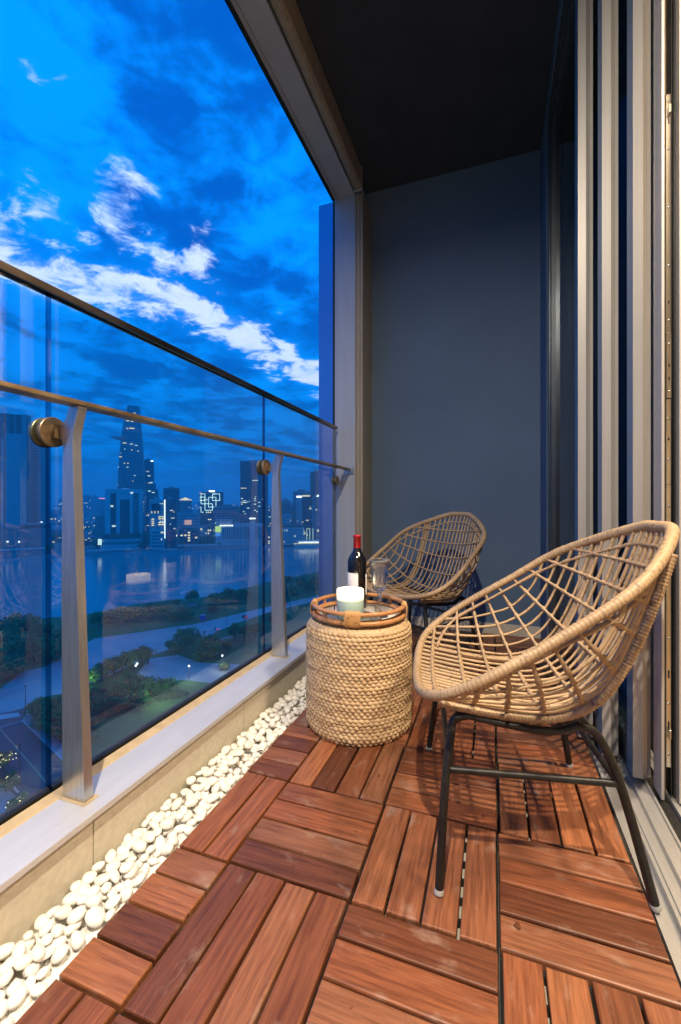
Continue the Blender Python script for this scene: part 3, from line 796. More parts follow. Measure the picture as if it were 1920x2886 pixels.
    def leg_at(sx, sy, z):
        fx, fy = feet[(sx, sy)]; xr = sx * .178 + (.0 if sx < 0 else .012)
        t = z / (zr + .015); b_ = .010 if sy < 0 else -.004
        return Vector((fx + (xr - fx) * t + sx * .004, fy + (topy[sy] - fy) * t - b_ * (1 if sy < 0 else -1), z))
    zs = .236
    for a, b in (((-1, 1), (-1, -1)), ((1, 1), (1, -1)), ((-1, 1), (1, 1)), ((-1, -1), (1, -1))):
        mb = MB(); mb.tube([leg_at(*a, zs), leg_at(*b, zs)], .0074, 10); mb.build('stretcher', M_BLACKM, ch)
    return ch
h1 = math.radians(-170.96); h2 = math.radians(-122.64)
chair = make_chair((.0525, 1.1744, .001), h1 - PI / 2, 'big near rattan scoop chair on black legs, its back against the sliding doors')
ch2 = copy_tree(chair)
ch2.location = (-.361, 2.223, .001); ch2.rotation_euler = (0, 0, h2 - PI / 2)
ch2['label'] = 'farther rattan scoop chair in the corner behind the wine glass'

# ---- woven drum table
BX, BY, BR, BH = -.482, 1.537, .197, .392
bt = thing('woven_side_table', 'round water hyacinth drum table woven in thick braided rows', 'side table', (BX, BY, .001))
def braid_course(R, ph, rise=.0, n=62, r=.0076, seed=0):
    mb = MB(); rn = random.Random(seed); seg = 6; m_ = n * seg; cs = 8
    lump = [rn.uniform(.86, 1.14) for _ in range(n)]; lo = [rn.uniform(-.0012, .0012) for _ in range(n)]
    vs = []
    for i in range(m_):
        for j in range(cs):
            a = 2 * PI * j / cs                       # 0 = outward
            u = i / seg + .10 * math.sin(a) + ph
            k_ = int(math.floor(u)) % n; fr_ = u - math.floor(u)
            prof = math.sin(PI * fr_) ** .75
            rr = r * (.44 + .63 * prof) * lump[k_]
            th_ = 2 * PI * i / m_
            ro = R - .0010 + rr * math.cos(a) * 1.10 + lo[k_] * .6
            vs.append((ro * math.cos(th_), ro * math.sin(th_), rr * math.sin(a) * 1.08 + lo[k_] * .5))
    fs = [(i * cs + j, ((i + 1) % m_) * cs + j, ((i + 1) % m_) * cs + (j + 1) % cs, i * cs + (j + 1) % cs) for i in range(m_) for j in range(cs)]
    mb.add(vs, fs, 0, True); return mb.mesh('braid_row', M_HYA)
cm = [braid_course(BR - .0075, .0, seed=s_) for s_ in range(4)]
rows = 33
for i in range(rows):
    z = .0065 + (BH - .022) * i / (rows - 1)
    o = mk('braid_row', cm[i % 4], bt, loc=(0, 0, z), rot=(random.uniform(-.004, .004), random.uniform(-.004, .004), (i % 2) * PI / 62 + int(i * 7.3) * 2 * PI / 62 + random.uniform(-.014, .014)))
    edge = 0
    if i >= rows - 3: edge = (.0025, .008, .0175)[i - rows + 3]
    elif i < 2: edge = (.007, .002)[i]
    s_ = (BR - .0075 - edge + .0012 * math.sin(i * 1.3)) / (BR - .0075); o.scale = (s_, s_, 1)
mb = MB(); mb.lathe([(.0001, .0), (BR - .018, .0), (BR - .013, .01), (BR - .013, BH - .022), (BR - .022, BH - .010), (.0001, BH - .008)], 48); mb.build('inner_drum', M_HYA, bt)

# ---- cane tray on the table
tz = BH + .0015
tr = thing('serving_tray', 'round varnished cane tray with open sides on top of the woven drum table', 'tray', (BX, BY, tz), .10)
TR = .166
mb = MB(); mb.lathe([(.0001, .004), (TR - .004, .004), (TR - .004, .0075), (.0001, .0075)], 64); mb.build('tray_base', M_TRAYFL, tr)
def ring(z, R, r, nm, seed):
    rn = random.Random(seed); n = 96; pts = []; rr = []
    nodes = [rn.uniform(0, 2 * PI) for _ in range(5)]
    for i in range(n):
        a = 2 * PI * i / n; pts.append(Vector((R * math.cos(a), R * math.sin(a), z + .0008 * math.sin(3 * a + seed))))
        b_ = 0
        for q_ in nodes:
            d_ = abs((a - q_ + PI) % (2 * PI) - PI); b_ = max(b_, math.exp(-(d_ / .035) ** 2))
        rr.append(r * (1 + .13 * b_))
    mb = MB(); mb.tube(pts, rr, 12, True); mb.build(nm, M_TRAYR, tr)
ring(.0100, TR + .003, .0082, 'lower_ring', 1); ring(.0415, TR + .003, .0078, 'upper_ring', 2)
mb = MB(); n = 90; mb.tube([Vector(((TR - .013) * math.cos(2*PI*i/n), (TR - .013) * math.sin(2*PI*i/n), .0125)) for i in range(n)], .0052, 10, True); mb.build('inner_ring', M_TRAYR, tr)
# four bindings where the rings are tied together
cam_az = math.atan2(-BY, -BX)
for da in (-.12, PI / 2 - .17, PI - .02, -PI / 2 + .0):
    a0 = cam_az + da - .10
    mb = MB(); wd = .30; turns = 19
    for k_ in range(turns):
        a = a0 - wd / 2 + wd * (k_ + .5) / turns
        c_ = Vector((math.cos(a), math.sin(a), 0))
        # one flat loop of cane round both rings
        pts = []
        for q_ in range(20):
            b_ = 2 * PI * q_ / 20
            rad_ = .0108 * math.cos(b_); zz = .0258 + .0272 * (math.copysign(abs(math.sin(b_)) ** .62, math.sin(b_)))
            pts.append(c_ * (TR + .003 + rad_) + Vector((0, 0, zz)))
        mb.tube(pts, .00145, 6, True)
    mb.build('cane_binding', M_TRAYB, tr)
for da in (.55, 1.1, 2.2, -.7, -2.3):
    a = cam_az + da; c_ = Vector((math.cos(a), math.sin(a), 0)) * (TR + .002)
    mb = MB(); mb.tube([c_ + Vector((0, 0, .012)), c_ + Vector((0, 0, .040))], .0052, 10)
    if abs(da) > 2: mb.build('spacer', M_TRAYR, tr)
FZ = tz + .0078     # top of the tray base

# ---- little brass and glass tray under the candle
bx, by = -.481, 1.452
ht = thing('brass_tray', 'small octagonal brass framed glass tray under the candle', 'candle tray', (bx + .0, by + .0, FZ), YAW + .18)
ht_pts = [(.098, .036), (.050, .078), (-.050, .078), (-.098, .036), (-.098, -.036), (-.050, -.078), (.050, -.078), (.098, -.036)]
mb = MB(); mb.prism([(p[0] * .985, p[1] * .985) for p in ht_pts], 'z', .0004, .003); mb.build('glass_base', mat('mirror_tray_glass', (.42, .46, .46), rough=.12, metal=.5), ht)
mb = MB()
for z in (.003, .030): mb.tube([(p[0], p[1], z) for p in ht_pts], .0016, 6, True)
mb.build('brass_frame', M_BRASS, ht)
for p in ht_pts:
    mb = MB(); mb.tube([(p[0], p[1], .002), (p[0], p[1], .0312)], .0018, 6); mb.build('brass_post', M_BRASS, ht)
for a, b in zip(ht_pts, ht_pts[1:] + ht_pts[:1]):
    mb = MB(); A = Vector((*a, .0)); B = Vector((*b, .0)); d_ = (B - A).normalized() * .0025; A += d_; B -= d_
    mb.add([(A.x, A.y, .0045), (B.x, B.y, .0045), (B.x, B.y, .0285), (A.x, A.y, .0285)], [(0, 1, 2, 3)]); mb.build('side_pane', M_CLEAR, ht)

# ---- candle
cx, cy_ = -.487, 1.452
cz = FZ + .0034
ca = thing('candle', 'lit candle in a wide jar, glowing cream above and mint green below', 'candle', (cx, cy_, cz))
CR = .0480
mb = MB(); mb.lathe([(.0001, .0), (CR - .004, .0), (CR, .004), (CR, .0640)], 48); mb.build('mint_glass', M_MINT, ca)
def glow_mat():
    m, t, b = new_mat('glowing_wax')
    tcn = nd(t, 'ShaderNodeTexCoord'); sp_ = nd(t, 'ShaderNodeSeparateXYZ'); t.links.new(tcn.outputs['Object'], sp_.inputs[0])
    mr = nd(t, 'ShaderNodeMapRange', interpolation_type='SMOOTHSTEP'); mr.inputs['From Min'].default_value = .056; mr.inputs['From Max'].default_value = .086
    mr.inputs['To Min'].default_value = .10; mr.inputs['To Max'].default_value = 2.6
    t.links.new(sp_.outputs[2], mr.inputs['Value']); t.links.new(mr.outputs[0], b.inputs['Emission Strength'])
    b.inputs['Emission Color'].default_value = (1, .80, .47, 1); b.inputs['Base Color'].default_value = (.80, .74, .60, 1); b.inputs['Roughness'].default_value = .4
    return m
mb = MB(); mb.lathe([(CR, .0641), (CR, .098), (CR - .0012, .100), (CR - .0035, .0985), (CR - .0035, .0840)], 48); mb.build('wax_wall', glow_mat(), ca)
mb = MB(); mb.lathe([(CR - .0036, .0845), (.02, .083), (.0001, .082)], 48); mb.build('melted_wax', M_WAXGLOW, ca)
for dx, dy in ((-.016, .006), (.017, .004), (.0, -.016)):
    mb = MB(); mb.tube([(dx, dy, .082), (dx + .0005, dy, .090)], .0009, 6); wk = mb.build('wick', M_GASKET, ca)
    mb = MB(); mb.lathe([(.0002, .087), (.0026, .090), (.0036, .094), (.0026, .100), (.0010, .106), (.0001, .109)], 12, (dx, dy)); mb.build('flame', M_FLAME, wk)
# ---- wine bottle
wx, wy = -.514, 1.618
wb = thing('wine_bottle', 'dark red wine bottle with a pale label and red foil behind the candle', 'bottle', (wx, wy, FZ))
R = .0375
prof = [(.0001, .001), (R - .004, .0), (R, .004), (R, .176), (R - .001, .186), (R - .006, .199), (R - .014, .212), (R - .0205, .222), (.0150, .232), (.0142, .245), (.0138, .277), (.0152, .2775), (.0152, .283), (.0001, .284)]
mb = MB(); mb.lathe(prof, 40); mb.build('bottle_glass', M_BOTTLE, wb)
mb = MB(); mb.lathe([(.0146, .2335), (.0149, .234), (.0146, .276), (.0160, .2765), (.0160, .2842), (.0001, .2852)], 32); mb.build('foil', M_FOIL, wb)
def wrap(mb, r, z0, z1, a0, a1, n=18):
    vs = []
    for i in range(n + 1):
        a = a0 + (a1 - a0) * i / n
        for q_ in (r, r - .0004):
            for z in (z0, z1): vs.append((q_ * math.cos(a), q_ * math.sin(a), z))
    fs = []
    for i in range(n): b_ = i * 4; fs += [(b_, b_+4, b_+5, b_+1), (b_+2, b_+3, b_+7, b_+6), (b_+1, b_+5, b_+7, b_+3)]
    mb.add(vs, fs, 0, True)
az = math.atan2(-wy, -wx)
mb = MB(); wrap(mb, R + .0007, .050, .1385, az - 1.75, az + .10); mb.build('front_label', M_LABEL, wb)
mb = MB(); wrap(mb, R + .0007, .052, .1320, az + 1.02, az + 2.3); mb.build('back_label', M_LABEL, wb)

# ---- cut crystal wine glass
gx, gy = -.396, 1.512
wg = thing('wine_glass', 'empty cut crystal wine glass at the right edge of the tray', 'wine glass', (gx, gy, FZ + .0002)); wg.scale = (1.06, 1.06, 1.15)
mb = MB()
mb.lathe([(.0001, .0022), (.012, .0025), (.030, .0010), (.031, .0002), (.0001, .0001)], 40); mb.build('foot', M_CRYS, wg)
mb = MB(); mb.lathe([(.0085, .0028), (.0055, .010), (.0050, .030), (.0062, .052), (.0085, .066), (.0060, .072), (.0095, .078)], 10, (0, 0), 0, False); mb.build('stem', M_CRYS, wg)
mb = MB(); n = 56
pr_o = [(.0095, .078), (.0200, .0830), (.0222, .088), (.0252, .108), (.0288, .133), (.0318, .155), (.0345, .176)]
vs = []
for r_, z in pr_o:
    for j in range(n):
        a = 2 * PI * j / n; cut = (.0016 if j % 4 < 2 else -.0004) if .086 < z < .155 else 0
        vs.append(((r_ - cut) * math.cos(a), (r_ - cut) * math.sin(a), z))
fs = [(i*n + j, i*n + (j+1) % n, (i+1)*n + (j+1) % n, (i+1)*n + j) for i in range(len(pr_o) - 1) for j in range(n)]
mb.add(vs, fs, 0, False)
mb.lathe([(.0345, .1761), (.0335, .1763), (.0305, .153), (.0274, .131), (.0238, .107), (.0205, .091), (.0001, .0875)], n)
mb.build('bowl', M_CRYS, wg)
mb = MB(); nn = 48; mb.tube([Vector((.0340*math.cos(2*PI*i/nn), .0340*math.sin(2*PI*i/nn), .1765)) for i in range(nn)], .0007, 6, True); mb.build('lip', mat('painted_lip_glint', (.7, .74, .78), rough=.1, metal=.3), wg)  # opaque pale ring, the rim's glint put into its colour

# ---- small marks: stains of old drips on the boards, scraps on the sill
M_STAIN = mat('old_drip_stain', (.135, .050, .022), (.115, .040, .018), rough=.3, scale=40)
rq = random.Random(9)
def stain(x, y, r):
    mb = MB(); n = 14; ph = rq.uniform(0, 6)
    mb.add([(x + r * (1 + .28 * math.sin(3 * 2*PI*i/n + ph) + rq.uniform(-.15, .15)) * math.cos(2*PI*i/n) * .8, y + r * (1 + .22 * math.sin(2 * 2*PI*i/n + ph)) * math.sin(2*PI*i/n), .0013) for i in range(n)], [tuple(range(n))]); mb.build('stain', M_STAIN, deck)
inv = deck.matrix_basis.inverted()
for u, v, r in ((1442, 2318, .006), (1440, 2334, .005), (1362, 2299, .005), (1465, 2240, .006), (1459, 2607, .0075), (1444, 2542, .0032), (1552, 2240, .010), (1547, 2262, .009)):
    r3 = ray(u, v); t = (.001 - H_CAM) / r3[2]; p = inv @ Vector((r3[0]*t, r3[1]*t, 0)); stain(p.x, p.y, r)
M_SCRAP = mat('dry_scrap', (.02, .016, .012), rough=.8)
for (u, v, lb) in ((368*2, 2117, 'tiny dark insect lying on the pale sill right of the near post'), (1120, 0, None)):
    if not lb: continue
    r3 = ray(u, v); t = (.1345 - H_CAM) / r3[2]
    sc_ = thing('insect', lb, 'insect', (r3[0]*t, r3[1]*t, .1342), .6)
    mb = MB(); mb.tube([(-.005, 0, .0012), (-.002, 0, .0018), (.003, .0, .0016), (.005, .0004, .001)], [.0006, .0016, .0014, .0006], 8); mb.build('body', M_SCRAP, sc_)
    for q in (-1, 1): mb = MB(); mb.add([(.001, 0, .0024), (-.005, q*.004, .0016), (-.007, q*.0015, .0014)], [(0, 1, 2)]); mb.build('wing', M_SCRAP, sc_)

# ================================================================== RIVER, PARK AND CITY FAR BELOW
C_PALE = mat('pale_render_facade', (.64, .64, .63), (.55, .55, .55), rough=.75, scale=.08)
C_MID = mat('grey_render_facade', (.42, .43, .44), (.36, .37, .39), rough=.75, scale=.08)
C_DARK = mat('dark_facade', (.20, .21, .23), (.16, .17, .19), rough=.6, scale=.08)
C_CURT = mat('curtain_wall_glass', (.10, .135, .18), (.07, .10, .14), rough=.2, spec=.8, scale=.05)
C_WIN = mat('far_window_glass', (.018, .022, .030), (.012, .015, .02), rough=.2, scale=.2)
C_ROOF = mat('red_clay_roof', (.20, .075, .05), (.15, .055, .04), rough=.8, scale=.3)
C_CONC = mat('raw_concrete', (.46, .47, .47), (.38, .39, .40), rough=.85, scale=.1)
L_WARM = emit('lit_window_warm', (1.0, .80, .45), 1.5)
L_COOL = emit('lit_window_cool', (.75, .95, .90), 1.3)
L_LED = emit('led_line', (.70, 1.0, .92), 2.2)
L_WHITE = emit('led_white', (.95, .97, 1.0), 3.6)
L_LAMP = emit('street_lamp_glow', (1.0, .84, .52), 9.0)
L_RED = emit('red_sign_glow', (1.0, .25, .30), 2.2)
L_BB = emit('billboard_glow', (.72, 1.0, .22), .95)
L_BLUE = emit('blue_sign_glow', (.10, .35, 1.0), .9)
M_GRASS = mat('park_grass', (.080, .180, .045), (.050, .125, .032), rough=.9, scale=.06, detail=8)
M_ROAD = mat('damp_asphalt', (.38, .40, .41), (.31, .33, .34), rough=.33, scale=.10, detail=8)
M_ROADD = mat('dark_asphalt', (.060, .065, .076), (.045, .050, .060), rough=.45, scale=.12, detail=8)
M_PAVE = mat('damp_plaza_paving', (.36, .38, .39), (.30, .32, .33), rough=.42, scale=.2, detail=8)
M_PAINT = mat('road_paint', (.62, .64, .62), rough=.6)
M_YPAINT = mat('yellow_road_paint', (.46, .42, .24), rough=.6)
M_LEAF = mat('tree_foliage', (.105, .265, .060), (.045, .140, .030), rough=.7, scale=.5, detail=4, offs=True)
M_LEAF2 = mat('bright_lit_foliage', (.10, .17, .035), (.055, .10, .022), rough=.7, scale=.5)
M_BARK = mat('tree_bark', (.085, .06, .042), rough=.9, scale=2)
M_POLE = mat('lamp_pole_paint', (.10, .10, .11), rough=.5)
def water_mat():
    m, t, b = new_mat('river_water')
    b.inputs['Base Color'].default_value = (.0, .33, .35, 1); b.inputs['Roughness'].default_value = .09; b.inputs['IOR'].default_value = 1.33
    tcn = nd(t, 'ShaderNodeTexCoord'); mp = nd(t, 'ShaderNodeMapping'); mp.inputs['Scale'].default_value = (.05, .16, 1); mp.inputs['Rotation'].default_value = (0, 0, YAW + .2)
    t.links.new(tcn.outputs['Object'], mp.inputs[0])
    nz = nd(t, 'ShaderNodeTexNoise'); nz.inputs['Scale'].default_value = 1.6; nz.inputs['Detail'].default_value = 6; nz.inputs['Roughness'].default_value = .6
    t.links.new(mp.outputs[0], nz.inputs['Vector']); bump(t, b, nz.outputs['Fac'], .22, .8)
    return m
def sheet(name, pts, z, m, kind='structure', **p):
    mb = MB(); mb.add([(q[0], q[1], z) for q in pts], [tuple(range(len(pts)))]); o = mb.build(name, m, kind=kind, **p)
    bm = bmesh.new(); bm.from_mesh(o.data); bmesh.ops.triangulate(bm, faces=bm.faces); bm.normal_update()
    for f in bm.faces:
        if f.normal.z < 0: f.normal_flip()
    bm.to_mesh(o.data); bm.free(); return o
def gpx(L_): return [ground(u, v)[:2] for u, v in L_]
sheet('river', [(-6000, -3000), (4000, -3000), (4000, 7000), (-6000, 7000)], GZ - 2.2, water_mat())
# near bank: everything on this side of the water
nb = gpx([(-900, 1905), (-300, 1800), (0, 1752), (130, 1742), (250, 1730), (380, 1704), (477, 1690), (560, 1686), (640, 1667), (700, 1655), (760, 1640), (900, 1611), (1100, 1580), (1500, 1545)])
mb = MB()
pts = nb + [(700, 900), (700, -300), (-500, -300)]
sheet('riverside_park', pts, GZ, M_GRASS)
mb = MB(); n_ = len(nb)
mb.add([(p[0], p[1], GZ) for p in nb] + [(p[0], p[1], GZ - 3.5) for p in nb], [(i, i + 1, n_ + i + 1, n_ + i) for i in range(n_ - 1)]); mb.build('near_river_bank', M_GRASS, kind='structure')
# far bank
fb = gpx([(-1200, 1606), (-500, 1596), (0, 1579), (70, 1572), (150, 1564), (280, 1558), (400, 1556), (520, 1557), (600, 1550), (700, 1541), (800, 1534), (900, 1531), (1100, 1520), (1500, 1505)])
pts = fb + [(6000, 9000), (-9000, 9000), (-9000, 500)]
sheet('far_bank', pts, GZ + .4, C_DARK)
n_ = len(fb); mb = MB()
mb.add([(p[0], p[1], GZ + .9) for p in fb] + [(p[0], p[1], GZ - 3) for p in fb], [(i, i + 1, n_ + i + 1, n_ + i) for i in range(n_ - 1)])
mb.build('far_embankment', C_MID, kind='structure')
# roads and plazas
sheet('riverside_avenue', gpx([(-60, 1952), (0, 1944), (63, 1893), (127, 1880), (266, 1800), (420, 1778), (491, 1767), (543, 1761), (630, 1740), (739, 1714), (900, 1678), (1100, 1640), (1100, 1652), (900, 1692), (765, 1724), (674, 1754), (600, 1786), (483, 1829), (431, 1846), (300, 1908), (180, 1955), (103, 1967), (75, 1990), (40, 2012), (-60, 2030)]), GZ + .05, M_ROAD)
sheet('lower_plaza', gpx([(425, 1856), (500, 1846), (565, 1868), (700, 1874), (820, 1800), (900, 1800), (700, 1930), (600, 1926), (510, 1916), (450, 1930), (380, 1905)]), GZ + .04, M_PAVE)
sheet('side_street', gpx([(-60, 2022), (40, 2004), (72, 1994), (62, 2032), (130, 2096), (260, 2222), (420, 2380), (420, 2800), (60, 2330), (-60, 2200)]), GZ + .06, M_ROADD)
sheet('sidewalk', gpx([(64, 2030), (76, 2000), (175, 2096), (290, 2200), (420, 2330), (420, 2378), (260, 2220), (130, 2094)]), GZ + .12, M_PAVE)
sheet('corner_plaza', gpx([(-120, 2170), (-10, 2190), (36, 2238), (130, 2330), (320, 2560), (320, 2800), (-120, 2500)]), GZ + .12, M_PAVE)
def stripe(name, a, b, w, m=M_PAINT, zz=.10):
    A = ground(*a); B = ground(*b); d_ = (B - A).normalized(); n_ = Vector((-d_.y, d_.x, 0)) * w / 2
    mb = MB(); mb.add([A + n_ + Vector((0, 0, zz)), B + n_ + Vector((0, 0, zz)), B - n_ + Vector((0, 0, zz)), A - n_ + Vector((0, 0, zz))], [(0, 3, 2, 1)]); return mb.build(name, m, kind='structure')
stripe('lane_line', (0, 2054), (128, 2203), .35, M_YPAINT); stripe('kerb_line', (62, 2031), (178, 2143), .45, M_PAINT, .16); stripe('stop_line', (-5, 2052), (62, 2033), .4)
stripe('kerb_line', (27, 2207), (52, 2236), .5, M_PAINT, .2)
for i in range(8):
    u = -20 + i * 9.5; stripe('crosswalk_bar', (u, 2018 - i * 1.2), (u + 8, 2031 - i * 1.6), .75)
for i in range(5):
    stripe('crosswalk_bar', (607 + i * 9, 1802 - i * 2.2), (620 + i * 9, 1806 - i * 2.2), .6)
for a, b in (((50, 1932), (66, 1915)), ((35, 1944), (56, 1938)), ((95, 1928), (112, 1917)), ((82, 1968), (100, 1960)), ((300, 1862), (330, 1850)), ((360, 1838), (388, 1826)), ((420, 1812), (446, 1802)), ((520, 1776), (560, 1768)), ((640, 1748), (680, 1738))):
    stripe('lane_line', a, b, .3)

# ---------------------------------------------------------------- trees
def crown_mesh(seed, m, squash=.8, n_cl=20, per=64, leaf=.085):
    rn = random.Random(seed); vs = []; fs = []
    cl = []
    for i in range(n_cl):
        while True:
            p = Vector((rn.uniform(-1, 1), rn.uniform(-1, 1), rn.uniform(-1, 1)))
            if .25 < p.length < 1: break
        cl.append((Vector((p.x * .78, p.y * .78, p.z * .6 * squash)), rn.uniform(.26, .44)))
    for c_, r_ in cl:
        for _ in range(per):
            d_ = Vector((rn.gauss(0, 1), rn.gauss(0, 1), rn.gauss(0, .8))).normalized() * r_ * rn.uniform(.55, 1.06)
            p = c_ + d_; s_ = leaf * rn.uniform(.6, 1.35)
            n_ = (d_.normalized() + Vector((rn.uniform(-.7, .7), rn.uniform(-.7, .7), rn.uniform(-.2, .9)))).normalized()
            a = n_.orthogonal().normalized(); b = n_.cross(a); q = rn.uniform(0, PI); a, b = a * math.cos(q) + b * math.sin(q), b * math.cos(q) - a * math.sin(q)
            o = len(vs); vs += [p + a * s_, p + b * s_ * .7, p - a * s_, p - b * s_ * .7]; fs.append((o, o+1, o+2, o+3))
    me = bpy.data.meshes.new('crown'); me.from_pydata([v[:] for v in vs], [], fs); me.materials.append(m); return me
CR_M = [crown_mesh(s_, M_LEAF, sq) for s_, sq in ((1, .8), (2, .95), (3, .7), (4, .85), (5, 1.0))]
CR_L = [crown_mesh(s_, M_LEAF2, .8) for s_ in (8, 9)]
def trunk_mesh(seed):
    rn = random.Random(seed); mb = MB()
    mb.tube([(0, 0, 0), (.02, .01, .45), (-.01, .02, .9), (.02, 0, 1.3)], [.085, .065, .05, .02], 8)
    for k_ in range(5):
        a = k_ * 1.26 + rn.uniform(-.3, .3); z = .5 + .12 * k_
        mb.tube([(0, 0, z), (.25 * math.cos(a), .25 * math.sin(a), z + .28), (.5 * math.cos(a), .5 * math.sin(a), z + .42)], [.035, .024, .01], 6)
    return mb.mesh('trunk', M_BARK)
TR_M = [trunk_mesh(i) for i in range(3)]
rt = random.Random(21)
def sector(u):
    for lim, nm in ((170, 'left of the first post'), (240, 'behind the first post'), (303, 'left of the framed hotel'), (345, 'below the framed hotel block'), (410, 'below the tapering skyscraper'), (465, 'near the lit white office block'), (515, 'right of the vertical light line'), (565, 'near the pink glow'), (610, 'below the tower of light squares'), (680, 'left of the dark monolith tower'), (740, 'below the dark monolith tower'), (800, 'behind the second post'), (850, 'right of the second post')):
        if u < lim: return nm
    return 'beside the grey corner column'

def tree(u, v, r, hh, label, group, lit=False, z=GZ):
    p = ground(u, v, z) if not isinstance(u, Vector) else u
    t_ = thing('leafy_tree', label, 'tree', p, rt.uniform(0, 6.28), group)
    tk = mk('trunk', TR_M[rt.randrange(3)], t_); tk.scale = (hh * .55, hh * .55, hh * .62)
    c_ = mk('crown', (CR_L if lit else CR_M)[rt.randrange(2 if lit else 5)], t_, loc=(0, 0, hh - r * .72)); c_.scale = (r * rt.uniform(.95, 1.12), r * rt.uniform(.9, 1.1), r * rt.uniform(.82, 1.0))
    return t_
A_ = ('dark bushy tree of the clump where the avenue bends, seen through the middle pane', 'trees where the avenue bends')
B_ = ('dark tree in the wood on the near river bank at the left edge', 'trees of the left bank wood')
C_ = ('low tree of the grove beside the side street, close behind the first railing post', 'trees beside the side street')
D_ = ('tree on the grassy strip between the avenue and the river', 'trees on the river strip')
E_ = ('tree in the reflected grove left of the lower plaza', 'trees left of the lower plaza')
for (u, v, r, h), q_ in zip(((520, 1822, 5.4, 9.5), (545, 1832, 6.2, 11), (575, 1846, 5.6, 9), (600, 1850, 5.4, 8.4), (498, 1838, 4.6, 7), (560, 1858, 4.8, 6.8)), ('rear left tree', 'tallest tree', 'broad middle tree', 'rightmost tree', 'leftmost small tree', 'frontmost low tree')): tree(u, v, r, h, q_ + ' of the clump by the plaza where the avenue bends', A_[1])
for u, v, r, h in ((10, 1822, 7.5, 12), (40, 1800, 8, 13), (78, 1806, 8, 13.5), (112, 1830, 7.5, 12), (20, 1870, 7, 11), (60, 1858, 7, 11.5), (98, 1862, 7, 11), (128, 1858, 6, 10), (-10, 1850, 7, 12), (4, 1915, 6, 9), (35, 1905, 6, 9), (148, 1862, 6, 9), (160, 1838, 6.5, 10), (185, 1830, 6, 10), (-30, 1900, 7, 11), (-20, 1800, 8, 12)): tree(u, v, r, h, f"{'tall' if h > 11.4 else 'lower'} left bank tree, {'at the river edge' if v < 1840 else ('at the road edge' if v > 1880 else 'in the middle of the wood')}, {'left of' if u < 120 else 'behind'} the first glass joint", B_[1])
for u, v, r, h in ((112, 2024, 4.0, 6), (128, 2046, 4.4, 6.5), (150, 2062, 4.6, 7), (172, 2080, 4.4, 6.5), (146, 2028, 4.2, 6.4), (176, 2046, 4.4, 6.6), (205, 2060, 4.2, 6), (200, 2090, 4.0, 5.6), (232, 2098, 3.8, 5.2), (98, 2012, 3.2, 4.6), (168, 2012, 4.0, 6), (232, 2066, 4.0, 6)): tree(u, v, r, h, f"{'bigger' if r > 4.1 else 'smaller'} tree beside the side street, {'left of' if u < 150 else 'behind' if u < 210 else 'right of'} the first post, {'near the junction' if v < 2050 else 'further down the street'}", C_[1])
for u, v, r, h in ((541, 1700, 4.8, 9), (610, 1706, 5.6, 9), (640, 1698, 6.2, 10), (668, 1700, 6, 9.5), (600, 1722, 4.5, 6), (690, 1690, 5.5, 8), (800, 1688, 5.5, 8), (830, 1676, 5.5, 8), (865, 1668, 6, 9), (900, 1660, 6, 9), (790, 1664, 5, 7), (846, 1650, 5, 7), (890, 1646, 5, 7), (810, 1640, 4, 6), (500, 1706, 3, 4.5), (525, 1745, 4.6, 6), (492, 1750, 5.2, 8), (460, 1742, 5.6, 9), (425, 1746, 5.8, 9), (395, 1752, 5.8, 9), (365, 1754, 6, 9), (340, 1744, 5, 8), (508, 1738, 4, 6), (310, 1758, 5, 8), (280, 1766, 5, 8)): tree(u, v, r, h, f"{'tall' if h > 8.5 else 'low'} river strip tree, {'near the water' if v < 1710 else 'beside the avenue'}, {('left of' if u < 420 else 'in') + ' the long pane middle' if u < 600 else ('towards the second post' if u < 720 else 'right of the second post')}", D_[1])
for u, v, r, h in ((300, 1905, 4.4, 7), (322, 1898, 4.4, 7), (345, 1892, 4.2, 7), (372, 1884, 4.4, 8), (400, 1876, 4.4, 8.4), (418, 1872, 4.0, 7.6), (360, 1938, 4.6, 5.2), (392, 1942, 5, 5.2), (425, 1944, 5, 5), (455, 1948, 4.6, 4.6), (480, 1940, 4, 4.2), (330, 1962, 4.6, 6), (290, 1972, 4.4, 6), (300, 2010, 4.4, 6), (350, 2000, 4.4, 6), (400, 1990, 4.2, 5.4), (260, 1990, 4.4, 6.4), (270, 1930, 4.4, 7)): tree(u, v, r, h, f"{'round-topped' if h > 6.5 else 'low spreading'} tree left of the plaza, {'upper row' if v < 1910 else ('middle row' if v < 1968 else 'lowest row')}, {'close to the first post' if u < 330 else 'towards the plaza'}", E_[1])
for u, v, r, h in ((662, 1806, 4.2, 9), (690, 1800, 4, 7.5), (720, 1794, 4, 7), (640, 1836, 3.2, 5), (770, 1762, 4, 7), (800, 1752, 4, 7)): tree(u, v, r, h, f"{'taller' if h > 7.2 else 'shorter'} slim tree {'right at the small crosswalk' if u < 730 else 'by the avenue behind the second post'}, {'left' if u < 675 else 'right'} side", 'trees beside the small crosswalk')
tree(248, 1930, 3.0, 6, 'bright green floodlit tree just right of the first railing post', None, True)
tree(633, 1888, 2.6, 3.4, 'bush lit by a white lamp on the lower plaza', None, True)
for u, v, r in ((420, 1962, 4.0), (455, 1968, 4.2), (500, 1962, 3.6)): tree(u, v, r, 2.6, 'low floodlit hedge along the lower plaza edge', 'floodlit hedges', True)
